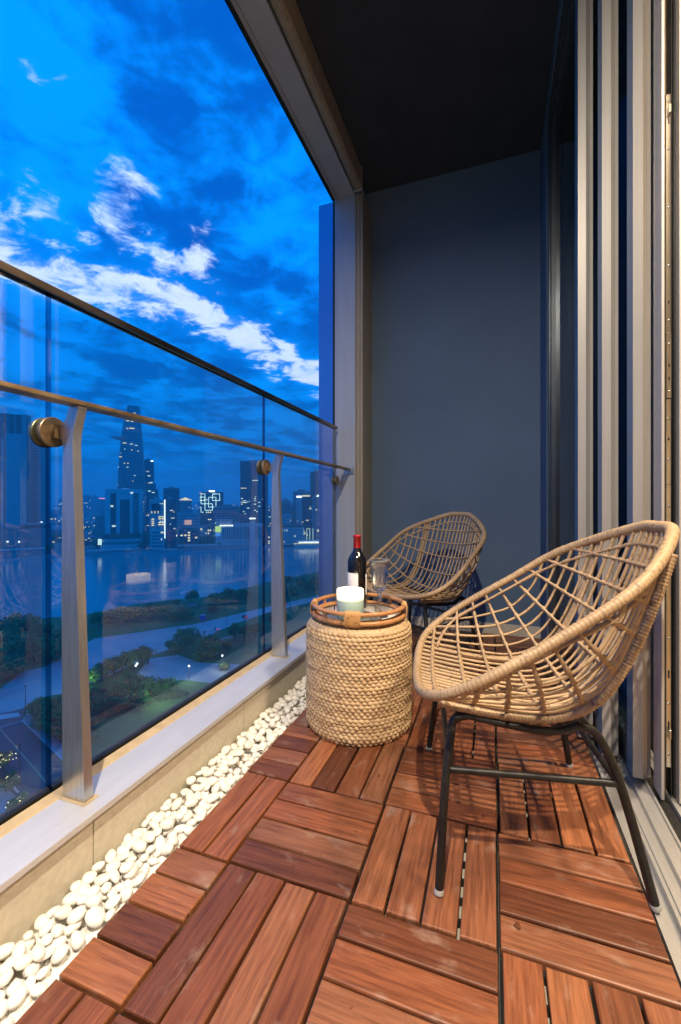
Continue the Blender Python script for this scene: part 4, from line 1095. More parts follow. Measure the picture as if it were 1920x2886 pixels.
# the lit park lamps and floodlights of the plaza give real light
def park_light(u, v, h, e, col):
    l = bpy.data.lights.new('park_lamp_light', 'POINT'); l.energy = e; l.color = col; l.shadow_soft_size = .4
    o = bpy.data.objects.new('park_lamp_light', l); COL.objects.link(o); o.location = ground(u, v) + Vector((0, 0, h))
park_light(533, 1926, 5.0, 900, (.9, 1.0, .85)); park_light(627, 1893, 4.4, 700, (1.0, 1.0, .75)); park_light(452, 1986, 5.5, 1500, (.85, 1.0, .45)); park_light(246, 1950, 5.0, 1100, (.8, 1.0, .4)); park_light(386, 1905, 4.0, 300, (1, .95, .8))
# trees hung with fairy lights on the corner plaza
M_FAIRY = emit('fairy_lights', (1.0, .80, .42), 6.0)
for (u, v, r, h), lb in (((10, 2168, 2.9, 4.8), 'topmost small tree hung with fairy lights at the left edge'), ((16, 2234, 2.8, 4.6), 'middle small tree hung with fairy lights at the left edge'), ((62, 2288, 2.6, 4.2), 'lowest small tree hung with fairy lights on the corner plaza')):
    t_ = tree(u, v, r, h, lb, None)
    mb = MB(); rn = random.Random(u)
    for _ in range(46):
        p = Vector((rn.gauss(0, .45) * r, rn.gauss(0, .45) * r, rn.uniform(.28, .78) * h)); s_ = rn.uniform(.05, .095)
        mb.add([p + Vector(q) * s_ for q in ((1,0,0), (-1,0,0), (0,1,0), (0,-1,0), (0,0,1), (0,0,-1))], [(0,2,4),(2,1,4),(1,3,4),(3,0,4),(2,0,5),(1,2,5),(3,1,5),(0,3,5)])
    mb.build('fairy_lights', M_FAIRY, t_, kind='stuff')
# park lamps
def lamp_meshes(h, r, glow):
    mb = MB(); mb.tube([(0, 0, 0), (0, 0, h)], [.16, .09], 8); pole = mb.mesh('pole', M_POLE)
    mb = MB(); mb.lathe([(.0001, -r), (r * .7, -r * .7), (r, 0), (r * .7, r * .7), (.0001, r)], 10); hd = mb.mesh('lamp_head', glow); return pole, hd
PL = lamp_meshes(5.2, .38, L_WHITE); TL = lamp_meshes(9.5, .30, M_POLE); SLm = lamp_meshes(9, .80, L_LAMP); SLw = lamp_meshes(9, .62, L_WHITE); SLs = lamp_meshes(6, .42, L_COOL)
def lamp(u, v, ms, h, label, group, z=GZ):
    t_ = thing('street_lamp', label, 'street lamp', ground(u, v, z), 0, group)
    mk('pole', ms[0], t_); mk('lamp_head', ms[1], t_, loc=(0, 0, h + .25)); return t_
lamp(533, 1918, PL, 5.2, 'lit park lamp on a dark pole on the lower plaza', None)
lamp(627, 1886, PL, 5.2, 'lit park lamp above the bright bush', None)
for u, v in ((387, 1895), (383, 1901)): lamp(u, v, PL, 3.2, 'small lit lamp among the trees left of the lower plaza', 'small park lamps')
for u, v, lb in ((55, 2215, 'tall unlit street lamp pole over the dark side street'), (72, 2022, 'unlit lamp pole on the street corner by the crosswalk'), (466, 1733, 'tall unlit lamp pole on the river strip'), (640, 1760, 'unlit lamp pole beside the avenue behind the middle pane'), (819, 1714, 'unlit lamp pole right of the second railing post')): lamp(u, v, TL, 9.5, lb, None)
# motorbikes and cars on the avenue
M_CARP = [mat('car_paint_white', (.55, .57, .60), rough=.25), mat('car_paint_dark', (.06, .065, .08), rough=.25), mat('car_paint_red', (.30, .03, .03), rough=.25)]
L_HEAD = emit('head_lamp', (1.0, .93, .78), 7.0)
L_TAIL = emit('tail_lamp', (1.0, .08, .06), 4.0)
def car_body(m):
    mb = MB()
    sec = [(-2.1, .35), (2.1, .35), (2.15, .78), (1.35, .92), (.75, 1.42), (-.95, 1.45), (-1.65, 1.0), (-2.12, .92)]
    mb.prism(sec, 'y', -.86, .86); return mb.mesh('body', m)
CB = [car_body(m) for m in M_CARP]
mb = MB(); mb.prism([(.95, .97), (.72, 1.36), (-.92, 1.39), (-1.5, 1.03)], 'y', -.875, .875); CWN = mb.mesh('window', C_WIN)
mb = MB(); mb.tube([(0, -.1, 0), (0, .1, 0)], .33, 12); CWH = mb.mesh('wheel', M_GASKET)
mb = MB(); mb.box((-.05, -.2, -.11), (.05, .2, .11)); CHL = mb.mesh('headlight', L_HEAD)
mb = MB(); mb.box((-.05, -.2, -.09), (.05, .2, .09)); CTL = mb.mesh('tail_light', L_TAIL)
def car(p, rz, k_, label, group):
    t_ = thing('car', label, 'car', p, rz, group)
    mk('body', CB[k_], t_); mk('window', CWN, t_)
    for x in (-1.35, 1.35):
        for y in (-.8, .8): mk('wheel', CWH, t_, loc=(x, y, .33))
    for y in (-.58, .58): mk('headlight', CHL, t_, loc=(2.12, y, .66)); mk('tail_light', CTL, t_, loc=(-2.13, y, .80))
for i, (u, v, rz, k_) in enumerate(((612, 1775, .6, 0), (690, 1741, .7, 1), (800, 1704, .75, 2))):
    p = ground(u, v); car(p + Vector((0, 0, .06)), rz + 1.9, k_, ('white car on the avenue near the small crosswalk', 'dark car on the avenue behind the second pane', 'red car on the avenue right of the second railing post')[i], None)
mb = MB()
tn = thing('tent', 'small pink-red tent roof on the river strip by the avenue', 'tent', ground(543, 1716))
mb = MB(); mb.add([(-2.6, -2.6, 2.3), (2.6, -2.6, 2.3), (2.6, 2.6, 2.3), (-2.6, 2.6, 2.3), (0, 0, 3.9)], [(0, 1, 4), (1, 2, 4), (2, 3, 4), (3, 0, 4)]); mb.build('canopy', mat('tent_red', (.75, .12, .16), rough=.6), tn)
for sx in (-2.5, 2.5):
    for sy in (-2.5, 2.5):
        mb = MB(); mb.tube([(sx, sy, 0), (sx, sy, 2.32)], .07, 6); mb.build('leg', M_POLE, tn)
kk = thing('kiosk', 'small blue kiosk beside the avenue', 'kiosk', ground(572, 1746), .4)
mb = MB(); mb.box((-1.3, -1.3, 0), (1.3, 1.3, 2.5)); mb.build('wall', mat('kiosk_blue', (.03, .10, .55), rough=.5), kk)
mb = MB(); mb.box((-1.5, -1.5, 2.52), (1.5, 1.5, 2.75)); mb.build('roof', C_MID, kk)

# ---------------------------------------------------------------- buildings across the river
def broot(name, label, u, D, rz=0.0, cat='building', group=None):
    x, y = at_depth(u, D); az_ = math.atan2(y, x)
    return thing(name, label, cat, (x, y, GZ), az_ - PI / 2 + rz, group)
def win_grid(rn, mbw, mbl, x0, x1, z0, z1, cols, rows, fw, fh, y, lit, mbl2=None):
    pw_ = (x1 - x0) / cols; ph_ = (z1 - z0) / rows
    for r_ in range(rows):
        run = 0
        for c_ in range(cols):
            xa = x0 + pw_ * (c_ + .5 - fw / 2); xb = xa + pw_ * fw; za = z0 + ph_ * (r_ + .5 - fh / 2); zb = za + ph_ * fh
            if run <= 0 and rn.random() < lit * .5: run = rn.choice((1, 1, 2, 3))
            tgt = mbw
            if run > 0: tgt = mbl if (mbl2 is None or rn.random() < .6) else mbl2; run -= 1
            tgt.box((xa, y, za), (xb, y + .25, zb))
def block(label, u0, u1, vt, D, dep=22, rz=0.0, wall=C_MID, cols=None, rows=None, fw=.62, fh=.55, lit=.12, name='office_building', top=None, group=None, side=True, seed=0, zb=None):
    rn = random.Random(int(u0 * 7 + vt) + seed)
    w = (u1 - u0) * D / F_PX; h = z_at(vt, D) - GZ
    b = broot(name, label, (u0 + u1) / 2, D, rz, group=group)
    mb = MB(); mb.box((-w / 2, 0, 0), (w / 2, dep, h)); mb.build('wall', wall, b)
    rows = rows or max(2, int(h / 3.7)); cols = cols or max(2, int(w / 3.6))
    mw, ml, m2 = MB(), MB(), MB()
    win_grid(rn, mw, ml, -w / 2 + .8, w / 2 - .8, max(3.0, 0), h - 1.6, cols, rows, fw, fh, -.22, lit, m2)
    mw.build('window', C_WIN, b, kind='stuff')
    if ml.v: ml.build('lit_window', L_WARM, b, kind='stuff')
    if m2.v: m2.build('lit_window', L_COOL, b, kind='stuff')
    # parapet, plant room
    mb = MB(); e = .4
    mb.box((-w/2 - e, -e, h + .01), (w/2 + e, dep + e, h + .9)); mb.build('parapet', wall, b)
    mb = MB(); mb.box((-w * .22, dep * .3, h + .92), (w * .20, dep * .75, h + 3.4 + rn.random() * 2)); mb.build('plant_room', C_MID, b)
    return b, w, h
# the tapering glass tower with the round landing deck
D0 = 850.0; kf = D0 / F_PX
b = broot('skyscraper', 'tallest tapering glass skyscraper with a round landing deck jutting from its left side', 371, D0)
ux = lambda u: (u - 371) * kf
prof = [(1560, 337, 408), (1480, 335, 409), (1420, 334, 409), (1377, 335, 407.5), (1320, 337, 405.5), (1280, 339.5, 403.5), (1232, 343.5, 400.5), (1195, 348.5, 397.5), (1165, 354, 395), (1140, 360, 392.5)]
def tower_ring(v):
    for (v0, a0, b0), (v1, a1, b1) in zip(prof[:-1], prof[1:]):
        if v1 <= v <= v0: t = (v - v0) / (v1 - v0); return a0 + (a1 - a0) * t, b0 + (b1 - b0) * t
    return prof[-1][1:]
mb = MB(); mbf = MB(); n = 28; floors = 64; zt = z_at(1139, D0) - GZ
rings = []
for i in range(floors + 1):
    z = zt * i / floors; v = CY_PX - (z + GZ - H_CAM) / kf
    uL, uR = tower_ring(max(1140, min(1560, v))); cxx = (ux(uL) + ux(uR)) / 2; hw = (ux(uR) - ux(uL)) / 2
    ring_ = []
    for j in range(n):
        a = 2 * PI * j / n; ca, sa = math.cos(a), math.sin(a)
        q = .62 if ca < .55 else .95
        ring_.append((cxx + hw * math.copysign(abs(ca) ** q, ca), 20 + hw * .8 * math.copysign(abs(sa) ** q, sa), z))
    rings.append(ring_)
vs = [p for r_ in rings for p in r_]
mb.add(vs, [(i*n + j, i*n + (j+1) % n, (i+1)*n + (j+1) % n, (i+1)*n + j) for i in range(floors) for j in range(n)] + [tuple(range(floors*n, floors*n + n))], 0, False)
mb.build('glass_wall', C_CURT, b)
for i in range(1, floors):
    r0 = rings[i]; cxx = sum(p[0] for p in r0) / n
    vs = []
    for p in r0:
        for dz, sc_ in ((0, 1.0), (0, 1.012), (.9, 1.012), (.9, 1.0)): vs.append((cxx + (p[0] - cxx) * sc_, 20 + (p[1] - 20) * sc_, p[2] + dz))
    mbf.add(vs, [(j*4 + k_, ((j+1) % n)*4 + k_, ((j+1) % n)*4 + k_ + 1, j*4 + k_ + 1) for j in range(n) for k_ in range(3)], 0)
mbf.build('floor_band', C_MID, b, kind='stuff')
zh = z_at(1234, D0) - GZ
mb = MB(); mb.lathe([(.1, zh - 4.5), (6, zh - 4.0), (15.5, zh - .8), (16.5, zh), (.1, zh + .2)], 32, (ux(341), 8)); mb.build('landing_deck', C_MID, b)
mb = MB(); mb.box((ux(361), -2, z_at(1354, D0) - GZ), (ux(405), 14, z_at(1345, D0) - GZ)); mb.build('mechanical_floor', C_DARK, b)
mb = MB(); mb.tube([(ux(376), 18, zt - 1), (ux(376), 18, zt + 6)], .35, 6); mb.build('mast', C_MID, b)
rn = random.Random(4)
for (u, v, wpx) in ((379, 1161, 5), (361, 1185, 8), (373, 1186, 7), (360, 1207, 4), (372, 1206, 14), (354, 1249, 10), (371, 1251, 8), (383, 1254, 6), (354, 1266, 3), (372, 1268, 3), (388, 1270, 3), (345, 1277, 4), (347, 1288, 14), (353, 1306, 3), (362, 1306, 4), (340, 1316, 7), (361, 1317, 4), (379, 1340, 4), (344, 1356, 3), (374, 1356, 2), (337, 1367, 3), (337, 1378, 2), (400, 1388, 3), (399, 1400, 2), (402, 1415, 3), (400, 1428, 3), (401, 1440, 3), (398, 1452, 3)):
    z = z_at(v, D0) - GZ; i = int(z / zt * floors); yf = min(p[1] for p in rings[i])
    xx = ux(u); cxx = sum(p[0] for p in rings[i]) / n; hw = max(abs(p[0] - cxx) for p in rings[i])
    yy = 20 - hw * .8 * max(.2, (1 - min(1, abs((xx - cxx) / hw)) ** 3.2)) ** .62 - 1.0
    mb = MB(); mb.box((xx - wpx * kf / 2, yy, z - .7), (xx + wpx * kf / 2, yy + .6, z + .75)); mb.build('lit_window', L_WARM if rn.random() < .6 else L_COOL, b)
# stepped tower behind it
b, w, h = block('dark stepped office tower directly right of the tapering skyscraper', 404.5, 433, 1297, 905, 30, 0, C_CURT, 7, 52, .8, .42, .04, 'office_tower')
mb = MB(); mb.box((w/2 + .01, 2, 0), (w/2 + 4, 28, z_at(1362, 905) - GZ)); mb.box((w/2 + 4.01, 4, 0), (w/2 + 8.5, 26, z_at(1379, 905) - GZ)); mb.build('stepped_wing', C_CURT, b)
for u, v in ((428, 1299), (426, 1360), (421, 1384), (431, 1388), (420, 1341)):
    mb = MB(); x = (u - 418.7) * 905 / F_PX; z = z_at(v, 905) - GZ; mb.box((x - 2.6, -.6, z - 1), (x + 2.6, -.3, z + 1)); mb.build('lit_window', L_WHITE if v < 1300 else L_COOL, b)
# the big hotel with the frame within a frame
D1 = 640; kf1 = D1 / F_PX
b = broot('hotel_building', 'broad pale hotel block with a nested rectangular frame on its front', 350, D1)
X1 = lambda u: (u - 350) * kf1; Zv = lambda v: z_at(v, D1) - GZ
mb = MB(); mb.box((X1(303), 1.5, 0), (X1(399), 26, Zv(1380))); mb.build('wall', C_MID, b)
def bx(nm, m, u0, v0, u1, v1, ya=-.4, yb=1.49, **k_):
    mb = MB(); mb.box((X1(u0), ya, Zv(v1)), (X1(u1), yb, Zv(v0))); return mb.build(nm, m, b, **k_)
bx('frame_side', C_PALE, 303, 1382, 316, 1505); bx('frame_side', C_PALE, 388, 1382, 398, 1505); bx('frame_head', C_PALE, 303, 1378, 398, 1390.0, -.7, 1.48)
bx('glass_bay', C_WIN, 316.2, 1391, 330, 1505, .6, 1.49); bx('inner_frame_side', C_PALE, 330.2, 1396, 340, 1505); bx('inner_frame_side', C_PALE, 364, 1396, 372.5, 1505); bx('inner_frame_head', C_PALE, 330.2, 1391, 372.5, 1408, -.5, 1.47)
bx('glass_bay', C_WIN, 340.2, 1408.2, 363.8, 1505, .6, 1.49); bx('glass_bay', C_WIN, 372.7, 1391, 387.8, 1505, .6, 1.49)
for i in range(17): bx('balcony_slab', C_MID, 372.9, 1395 + i * 6.4, 387.6, 1398 + i * 6.4, -.2, .58)
for i in range(4): bx('mullion', C_MID, 344 + i * 4.8, 1409, 344.9 + i * 4.8, 1505, .2, .58)
for i in range(26): bx('floor_line', C_DARK, 316.6, 1394 + i * 4.2, 329.6, 1395 + i * 4.2, .4, .59)
for u0, v0, u1, v1 in ((316.8, 1424, 323, 1429), (320, 1480, 329, 1484), (366, 1386.5, 373, 1391)): bx('lit_window', L_COOL, u0, v0, u1, v1, -.9, .3)
bx('roof_sign', L_BLUE, 344, 1376.5, 364, 1378.6, 2, 3)
mb = MB(); mb.box((X1(292), -14, 0), (X1(392), 1.4, Zv(1516))); mb.build('podium', C_PALE, b)
mb = MB(); mb.prism([(-15, Zv(1516) + .02), (1.3, Zv(1516) + .02), (1.3, Zv(1503)), (-6, Zv(1505))], 'x', X1(294), X1(391)); mb.build('podium_roof', C_ROOF, b)
mw = MB()
for i in range(22): x = X1(296) + i * 2.35; mw.box((x, -14.3, Zv(1532)), (x + 1.3, -14.05, Zv(1524)))
mw.build('arcade_window', C_WIN, b, kind='stuff')
bx('lit_window', L_COOL, 287, 1515, 296, 1531, -15.2, -14.5)
# white block with the long lit edge
b, w, h = block('white office block with rows of lit windows next to a long vertical light line', 424, 462, 1409, 640, 22, 0, C_PALE, 6, 26, .55, .5, .03)
X2 = lambda u: (u - 443) * 640 / F_PX; Z2 = lambda v: z_at(v, 640) - GZ
mb = MB(); mb.box((X2(429), -.5, Z2(1441)), (X2(452), -.24, Z2(1420))); mb.build('glass_bay', C_WIN, b)
for v in (1456.5, 1462, 1473, 1478.5):
    for u in (446.5, 454.5): mb = MB(); mb.box((X2(u), -.6, Z2(v + 1.6)), (X2(u + 6.5), -.25, Z2(v - 1.2))); mb.build('lit_window', L_WARM, b)
for v in (1463, 1469, 1474.5, 1480): mb = MB(); mb.box((X2(428.5), -.6, Z2(v + 1.3)), (X2(435.5), -.25, Z2(v - 1))); mb.build('lit_window', L_WARM, b)
for u in (428.5, 436.5, 445): mb = MB(); mb.box((X2(u), -.6, Z2(1447)), (X2(u + 1.6), -.25, Z2(1440))); mb.build('lit_window', L_WARM, b)
mb = MB(); mb.box((X2(462.6), -.8, Z2(1518)), (X2(464.2), -.2, Z2(1408))); mb.build('light_line', L_WHITE, b)
block('tall dark slab tower behind the long vertical light line', 462.5, 505, 1377, 800, 26, 0, C_DARK, 12, 46, .6, .5, .02, 'office_tower')
b, w, h = block('glassy block just right of the long vertical light line', 465, 496, 1408, 655, 22, 0, C_CURT, 9, 30, .7, .6, .05)
b, w, h = block('distant block with a glowing orange crown', 505.5, 540, 1411, 1000, 30, 0, C_MID, 9, 22, .6, .5, .05)
mb = MB(); mb.box((-14, -1, h + 1.0), (14, 4, h + 3)); mb.box((-7, 0, h + 3.01), (7, 4, h + 5.5)); mb.box((-2, 0, h + 5.51), (2, 3, h + 7.5)); mb.build('lit_crown', L_WARM, b)
b, w, h = block('long white block with small square windows and a pink glow on its front', 503, 563, 1447, 720, 24, .05, C_PALE, 15, 9, .42, .42, .02)
mb = MB(); mb.box((-7, -.8, Z2(1487) * 1.02), (4, -.5, Z2(1471))); mb.build('pink_lit_spot', emit('pink_glow', (1.0, .55, .45), .8), b)  # pink-lit spot on the front, put in as a glowing plate
# tower drawn with light lines
D3 = 850; b, w, h = block('dark tower outlined by a pattern of glowing white light squares', 564, 629, 1388, D3, 30, 0, C_CURT, 12, 24, .7, .6, .06, 'office_tower')
X3 = lambda z_: (400 + z_ * .1913 - 596.5) * D3 / F_PX; Z3 = lambda z_: z_at(1300 + z_ * .1913, D3) - GZ
for x0, x1, y in ((880,935,480),(1040,1143,480),(860,935,530),(985,1090,530),(860,935,578),(1040,1143,578),(880,1040,627),(860,880,675),(985,1075,675),(935,1040,722)):
    mb = MB(); mb.box((X3(x0), -.9, Z3(y) - .42), (X3(x1), -.3, Z3(y) + .42)); mb.build('light_line', L_LED, b)
for x, y0, y1 in ((880,482,625),(880,677,758),(935,482,720),(985,532,673),(1040,482,576),(1040,629,720),(1090,532,668),(1143,482,576)):
    mb = MB(); mb.box((X3(x) - .42, -.95, Z3(y1)), (X3(x) + .42, -.32, Z3(y0))); mb.build('light_line', L_LED, b)
mb = MB(); mb.box((X3(990), -1, h + 1), (X3(1072), 1, h + 4)); mb.build('roof_sign', L_WHITE, b)
mb = MB(); mb.box((X3(860), -1, Z3(474)), (X3(880), -.3, Z3(462))); mb.build('roof_sign', L_RED, b)
b, w, h = block('grey block between the light-square tower and the dark tall tower', 606, 677, 1428, 750, 26, 0, C_MID, 16, 14, .5, .5, .03)
b, w, h = block('tall dark monolith tower behind the second railing post clamp', 678, 755.5, 1301, 700, 30, 0, C_CURT, 14, 52, .8, .45, .02, 'office_tower')
X4 = lambda u: (u - 716.7) * 700 / F_PX; Z4 = lambda v: z_at(v, 700) - GZ
for u, v, wd in ((683, 1405, 5), (692, 1416, 7), (699, 1415, 3), (719, 1405, 4), (719, 1411, 3), (719, 1421, 5), (683, 1421, 4), (731, 1416, 4), (731, 1427, 5), (700, 1432, 7), (719, 1438, 4), (688, 1442, 4), (692, 1448, 3), (720, 1400, 2), (704, 1412, 2)):
    mb = MB(); mb.box((X4(u) - wd * .29, -.7, Z4(v) - .7), (X4(u) + wd * .29, -.3, Z4(v) + .7)); mb.build('lit_window', L_COOL, b)
mb = MB(); mb.box((X4(705), -14, 0), (X4(719), -6, Z4(1468))); mb.build('low_annex', C_PALE, b)
mb = MB(); mb.box((X4(704), -15, Z4(1462)), (X4(720), -14.1, Z4(1459))); mb.build('roof_sign', L_WHITE, b)
# white riverside hotel with the billboard
D5 = 690; b = broot('riverside_hotel', 'long white riverside hotel with a yellow-green billboard on its left end', 673, D5, 0)
X5 = lambda u: (u - 673) * D5 / F_PX; Z5 = lambda v: z_at(v, D5) - GZ
mb = MB(); mb.box((X5(610), 0, 0), (X5(738), 18, Z5(1483))); mb.build('wall', C_PALE, b)
mb = MB(); mb.box((X5(660), -1.0, Z5(1483) + .02), (X5(738), 18.5, Z5(1475))); mb.build('attic_storey', C_PALE, b)
mb = MB(); mb.box((X5(612), 4, Z5(1483) + .02), (X5(655), 16, Z5(1464))); mb.build('roof_block', C_MID, b)
for r_ in range(6):
    mb = MB(); mb.box((X5(627), -.5, Z5(1519 - r_ * 5.4)), (X5(737.5), -.02, Z5(1518 - r_ * 5.4))); mb.build('floor_band', C_PALE, b)
for i in range(19):
    u = 628 + i * 5.8; mb = MB(); mb.box((X5(u), -.75, Z5(1522)), (X5(u + 1.3), -.05, Z5(1485))); mb.build('pilaster', C_PALE, b)
mw = MB()
for i in range(19):
    for r_ in range(6): u = 629.8 + i * 5.8; v = 1516.8 - r_ * 5.4; mw.box((X5(u), -.2, Z5(v)), (X5(u + 3.2), -.04, Z5(v - 3.0)))
mw.build('window', C_WIN, b, kind='stuff')
mb = MB(); mb.box((X5(609.5), -1.4, Z5(1499)), (X5(624.5), -.6, Z5(1482.5))); mb.build('billboard', L_BB, b)
mb = MB(); mb.box((X5(610), -1.4, Z5(1510)), (X5(623), -.6, Z5(1501))); mb.build('billboard', L_BLUE, b)
mb = MB()
for i in range(9): mb.box((X5(622 + i * 4.1), -1.3, Z5(1483) + .5), (X5(624.6 + i * 4.1), -1.0, Z5(1483) + 2.2))
mb.build('roof_letters', L_WHITE, b, kind='stuff')
# right-hand cluster
block('pale block left of the cluster of towers beside the grey column', 790, 820, 1412, 770, 22, 0, C_MID, 8, 20, .5, .5, .03)
block('low pale block in front of the right-hand towers', 795, 822, 1452, 735, 18, 0, C_PALE, 8, 9, .4, .4, .02)
block('brownish block with a dark flat roof in the right-hand cluster', 816, 837, 1424, 790, 22, 0, C_MID, 6, 18, .4, .4, .02)
b, w, h = block('slim white block with lit white roof sign in the right-hand cluster', 836, 850.5, 1404, 745, 22, 0, C_PALE, 5, 26, .35, .5, .02)
mb = MB(); mb.box((-w/2, -.8, h + 1), (w/2, .5, h + 4)); mb.build('roof_sign', L_WHITE, b)
b, w, h = block('dark glass block with a golden roof line in the right-hand cluster', 851, 880, 1401, 748, 24, 0, C_CURT, 10, 26, .8, .6, .05)
mb = MB(); mb.box((-w/2, -.5, h + 1), (w * .3, 1, h + 3.2)); mb.build('roof_sign', L_WARM, b)
b, w, h = block('block with a close grid of dark square windows next to the grey column', 880.5, 915, 1401, 742, 24, 0, C_MID, 10, 24, .55, .55, .02)
mb = MB(); mb.prism([(-4, h + 1), (8, h + 1), (4, h + 5)], 'y', 1, 6); mb.build('lit_crown', L_WHITE, b)
block('wide block with a flat roof standing behind the right-hand towers', 826, 875, 1386, 900, 26, 0, C_MID, 12, 22, .5, .5, .02)
block('tall dark glass tower rising highest in the right-hand cluster', 874.5, 912, 1331, 830, 28, 0, C_CURT, 9, 48, .85, .5, .01, 'office_tower')
block('block half hidden behind the second railing post', 756, 790, 1432, 760, 22, 0, C_MID, 9, 14, .5, .5, .12)
b, w, h = block('long low classical building with a red tiled roof on the right riverside', 796, 856, 1488, 705, 16, 0, C_PALE, 20, 5, .4, .55, .05)
mb = MB(); mb.prism([(-1, h + .92), (17, h + .92), (8, h + 5)], 'x', -w/2 - .5, w/2 + .5); mb.build('roof', C_ROOF, b)
# left-hand unfinished towers
D6 = 600; b = broot('unfinished_tower', 'huge unfinished concrete tower at the left edge with open floors at its top', 45, D6)
X6 = lambda u: (u - 45) * D6 / F_PX; Z6 = lambda v: z_at(v, D6) - GZ
mb = MB(); mb.box((X6(-40), 3, 0), (X6(80), 34, Z6(1225))); mb.build('core', C_DARK, b)
mb = MB(); mb.box((X6(22), -1, 0), (X6(60), 2.9, Z6(1222))); mb.build('blank_wall', C_MID, b)
mb = MB(); mb.box((X6(60.2), .5, 0), (X6(69), 2.9, Z6(1166))); mb.box((X6(12), .5, 0), (X6(18), 2.9, Z6(1240))); mb.build('pier', C_CONC, b)
for i in range(9):
    v = 1224 - i * 6.9; mb = MB(); mb.box((X6(-40 + (12 if i > 4 else 0)), 0, Z6(v)), (X6(80), 34, Z6(v - 1.1))); mb.build('open_floor', C_CONC, b)
for i in range(8):
    u = -36 + i * 15.6; mb = MB(); mb.box((X6(u), .4, Z6(1225)), (X6(u + 2), 3.5, Z6(1176 if i < 3 else 1170))); mb.build('pillar', C_CONC, b)
mb = MB(); mb.box((X6(66), 4, Z6(1168)), (X6(74), 18, Z6(1164))); mb.build('lift_head', C_CONC, b)
for i in range(44):
    v = 1488 - i * 5.9; mb = MB(); mb.box((X6(76), .2, Z6(v)), (X6(96), 3.4, Z6(v - 1.2))); mb.build('floor_slab', C_CONC, b)
for i in range(40):
    v = 1488 - i * 6.1; mb = MB(); mb.box((X6(-40), .2, Z6(v)), (X6(11), 3.2, Z6(v - 1.5))); mb.build('floor_slab', C_CONC, b)
mb = MB(); mb.box((X6(76.2), 3.41, 0), (X6(96), 30, Z6(1232))); mb.build('wing', C_WIN, b)
mb = MB(); mb.box((X6(96.2), .2, 0), (X6(124), 30, Z6(1250))); mb.build('wing', C_DARK, b)
for i in range(38):
    v = 1486 - i * 6.1; mb = MB(); mb.box((X6(96.4), .0, Z6(v)), (X6(124), .19, Z6(v - .9))); mb.build('floor_line', C_MID, b)
mb = MB(); mb.box((X6(18), -18, 0), (X6(126), -1.1, Z6(1488))); mb.build('podium', C_DARK, b)
mb = MB(); mb.box((X6(54), -19, Z6(1478)), (X6(126), -.9, Z6(1474.5))); mb.build('podium_roof', C_MID, b)
mw = MB()
for i in range(26): u = 56 + i * 2.7; mw.box((X6(u), -18.3, Z6(1487)), (X6(u + 1.8), -18.05, Z6(1480)))
mw.build('louvre', C_WIN, b, kind='stuff')
for u, v in ((27, 1523), (52, 1525), (103, 1471.5)): mb = MB(); mb.box((X6(u) - 1, -19.4, Z6(v) - .5), (X6(u) + 1, -18.6, Z6(v) + .5)); mb.build('lit_window', L_WHITE, b)
mb = MB(); mb.tube([(X6(55), 20, Z6(1166)), (X6(55), 20, Z6(1144))], .25, 6); mb.build('mast', C_CONC, b)
# mid-distance towers at the left
block('pair-like pale distant tower right of the first railing post', 233, 255, 1397, 1450, 30, 0, C_MID, 6, 22, .5, .5, .06, 'apartment_tower')
block('pale distant tower with vertical ribs left of the hotel block', 258, 278, 1400, 1400, 30, 0, C_PALE, 5, 22, .4, .5, .03, 'apartment_tower')
b, w, h = block('distant block with a small pinkish lit sign left of the hotel block', 281, 303, 1407, 1380, 30, 0, C_MID, 6, 20, .5, .5, .03)
mb = MB(); mb.box((-w/2, -1, h + 1), (w/2, 1, h + 3.6)); mb.build('roof_sign', L_RED, b)
block('plain grey block with ribbed front left of the hotel block', 272, 302, 1450, 690, 24, 0, C_PALE, 14, 4, .35, .92, .0)
block('slim lit tower seen between the first glass joint and the railing post', 166, 177, 1408, 1300, 20, 0, C_MID, 4, 20, .5, .5, .3, 'apartment_tower')
block('small flat-roofed white block with curved front left of the vertical light line', 428, 462, 1493, 628, 12, 0, C_PALE, 8, 5, .7, .45, .10)
# low dense city: individual plain blocks
rb = random.Random(77)
LOW = []
for m_ in (C_PALE, C_MID, C_DARK, C_MID):
    for k_ in range(2):
        mb = MB(); mb.box((-.5, 0, 0), (.5, 1, 1)); mb.box((-.2, .3, 1.001), (.25, .7, 1.12), 0)
        for r_ in range(5):
            for c_ in range(5):
                li = rb.random() < .20
                mb.box((-.44 + c_ * .18, -.012, .1 + r_ * .17), (-.44 + c_ * .18 + .11, -.002, .1 + r_ * .17 + .085), 2 if li else 1)
        LOW.append(mb.mesh('low_block', (m_, C_WIN, L_WARM)))
def low(u, D, w, h, d=18):
    x, y = at_depth(u, D); az_ = math.atan2(y, x)
    q_ = rb.randrange(len(LOW)); tone = ('pale', 'pale', 'grey', 'grey', 'dark', 'dark', 'grey', 'grey')[q_]
    sz = 'broad' if w > 34 else ('narrow' if w < 20 else 'plain'); ht = 'tall' if h > 34 else ('low' if h < 15 else 'mid-height'); far = 'nearer' if D < 900 else ('far' if D < 1500 else 'hazy distant')
    o = mk('city_building', LOW[q_], None, f'{far} {tone} {sz} {ht} city block, {sector(u)}', 'building', 'blocks of the far city', None, (x, y, GZ), (0, 0, az_ - PI/2 + rb.uniform(-.25, .25))); o.scale = (w, d, h)
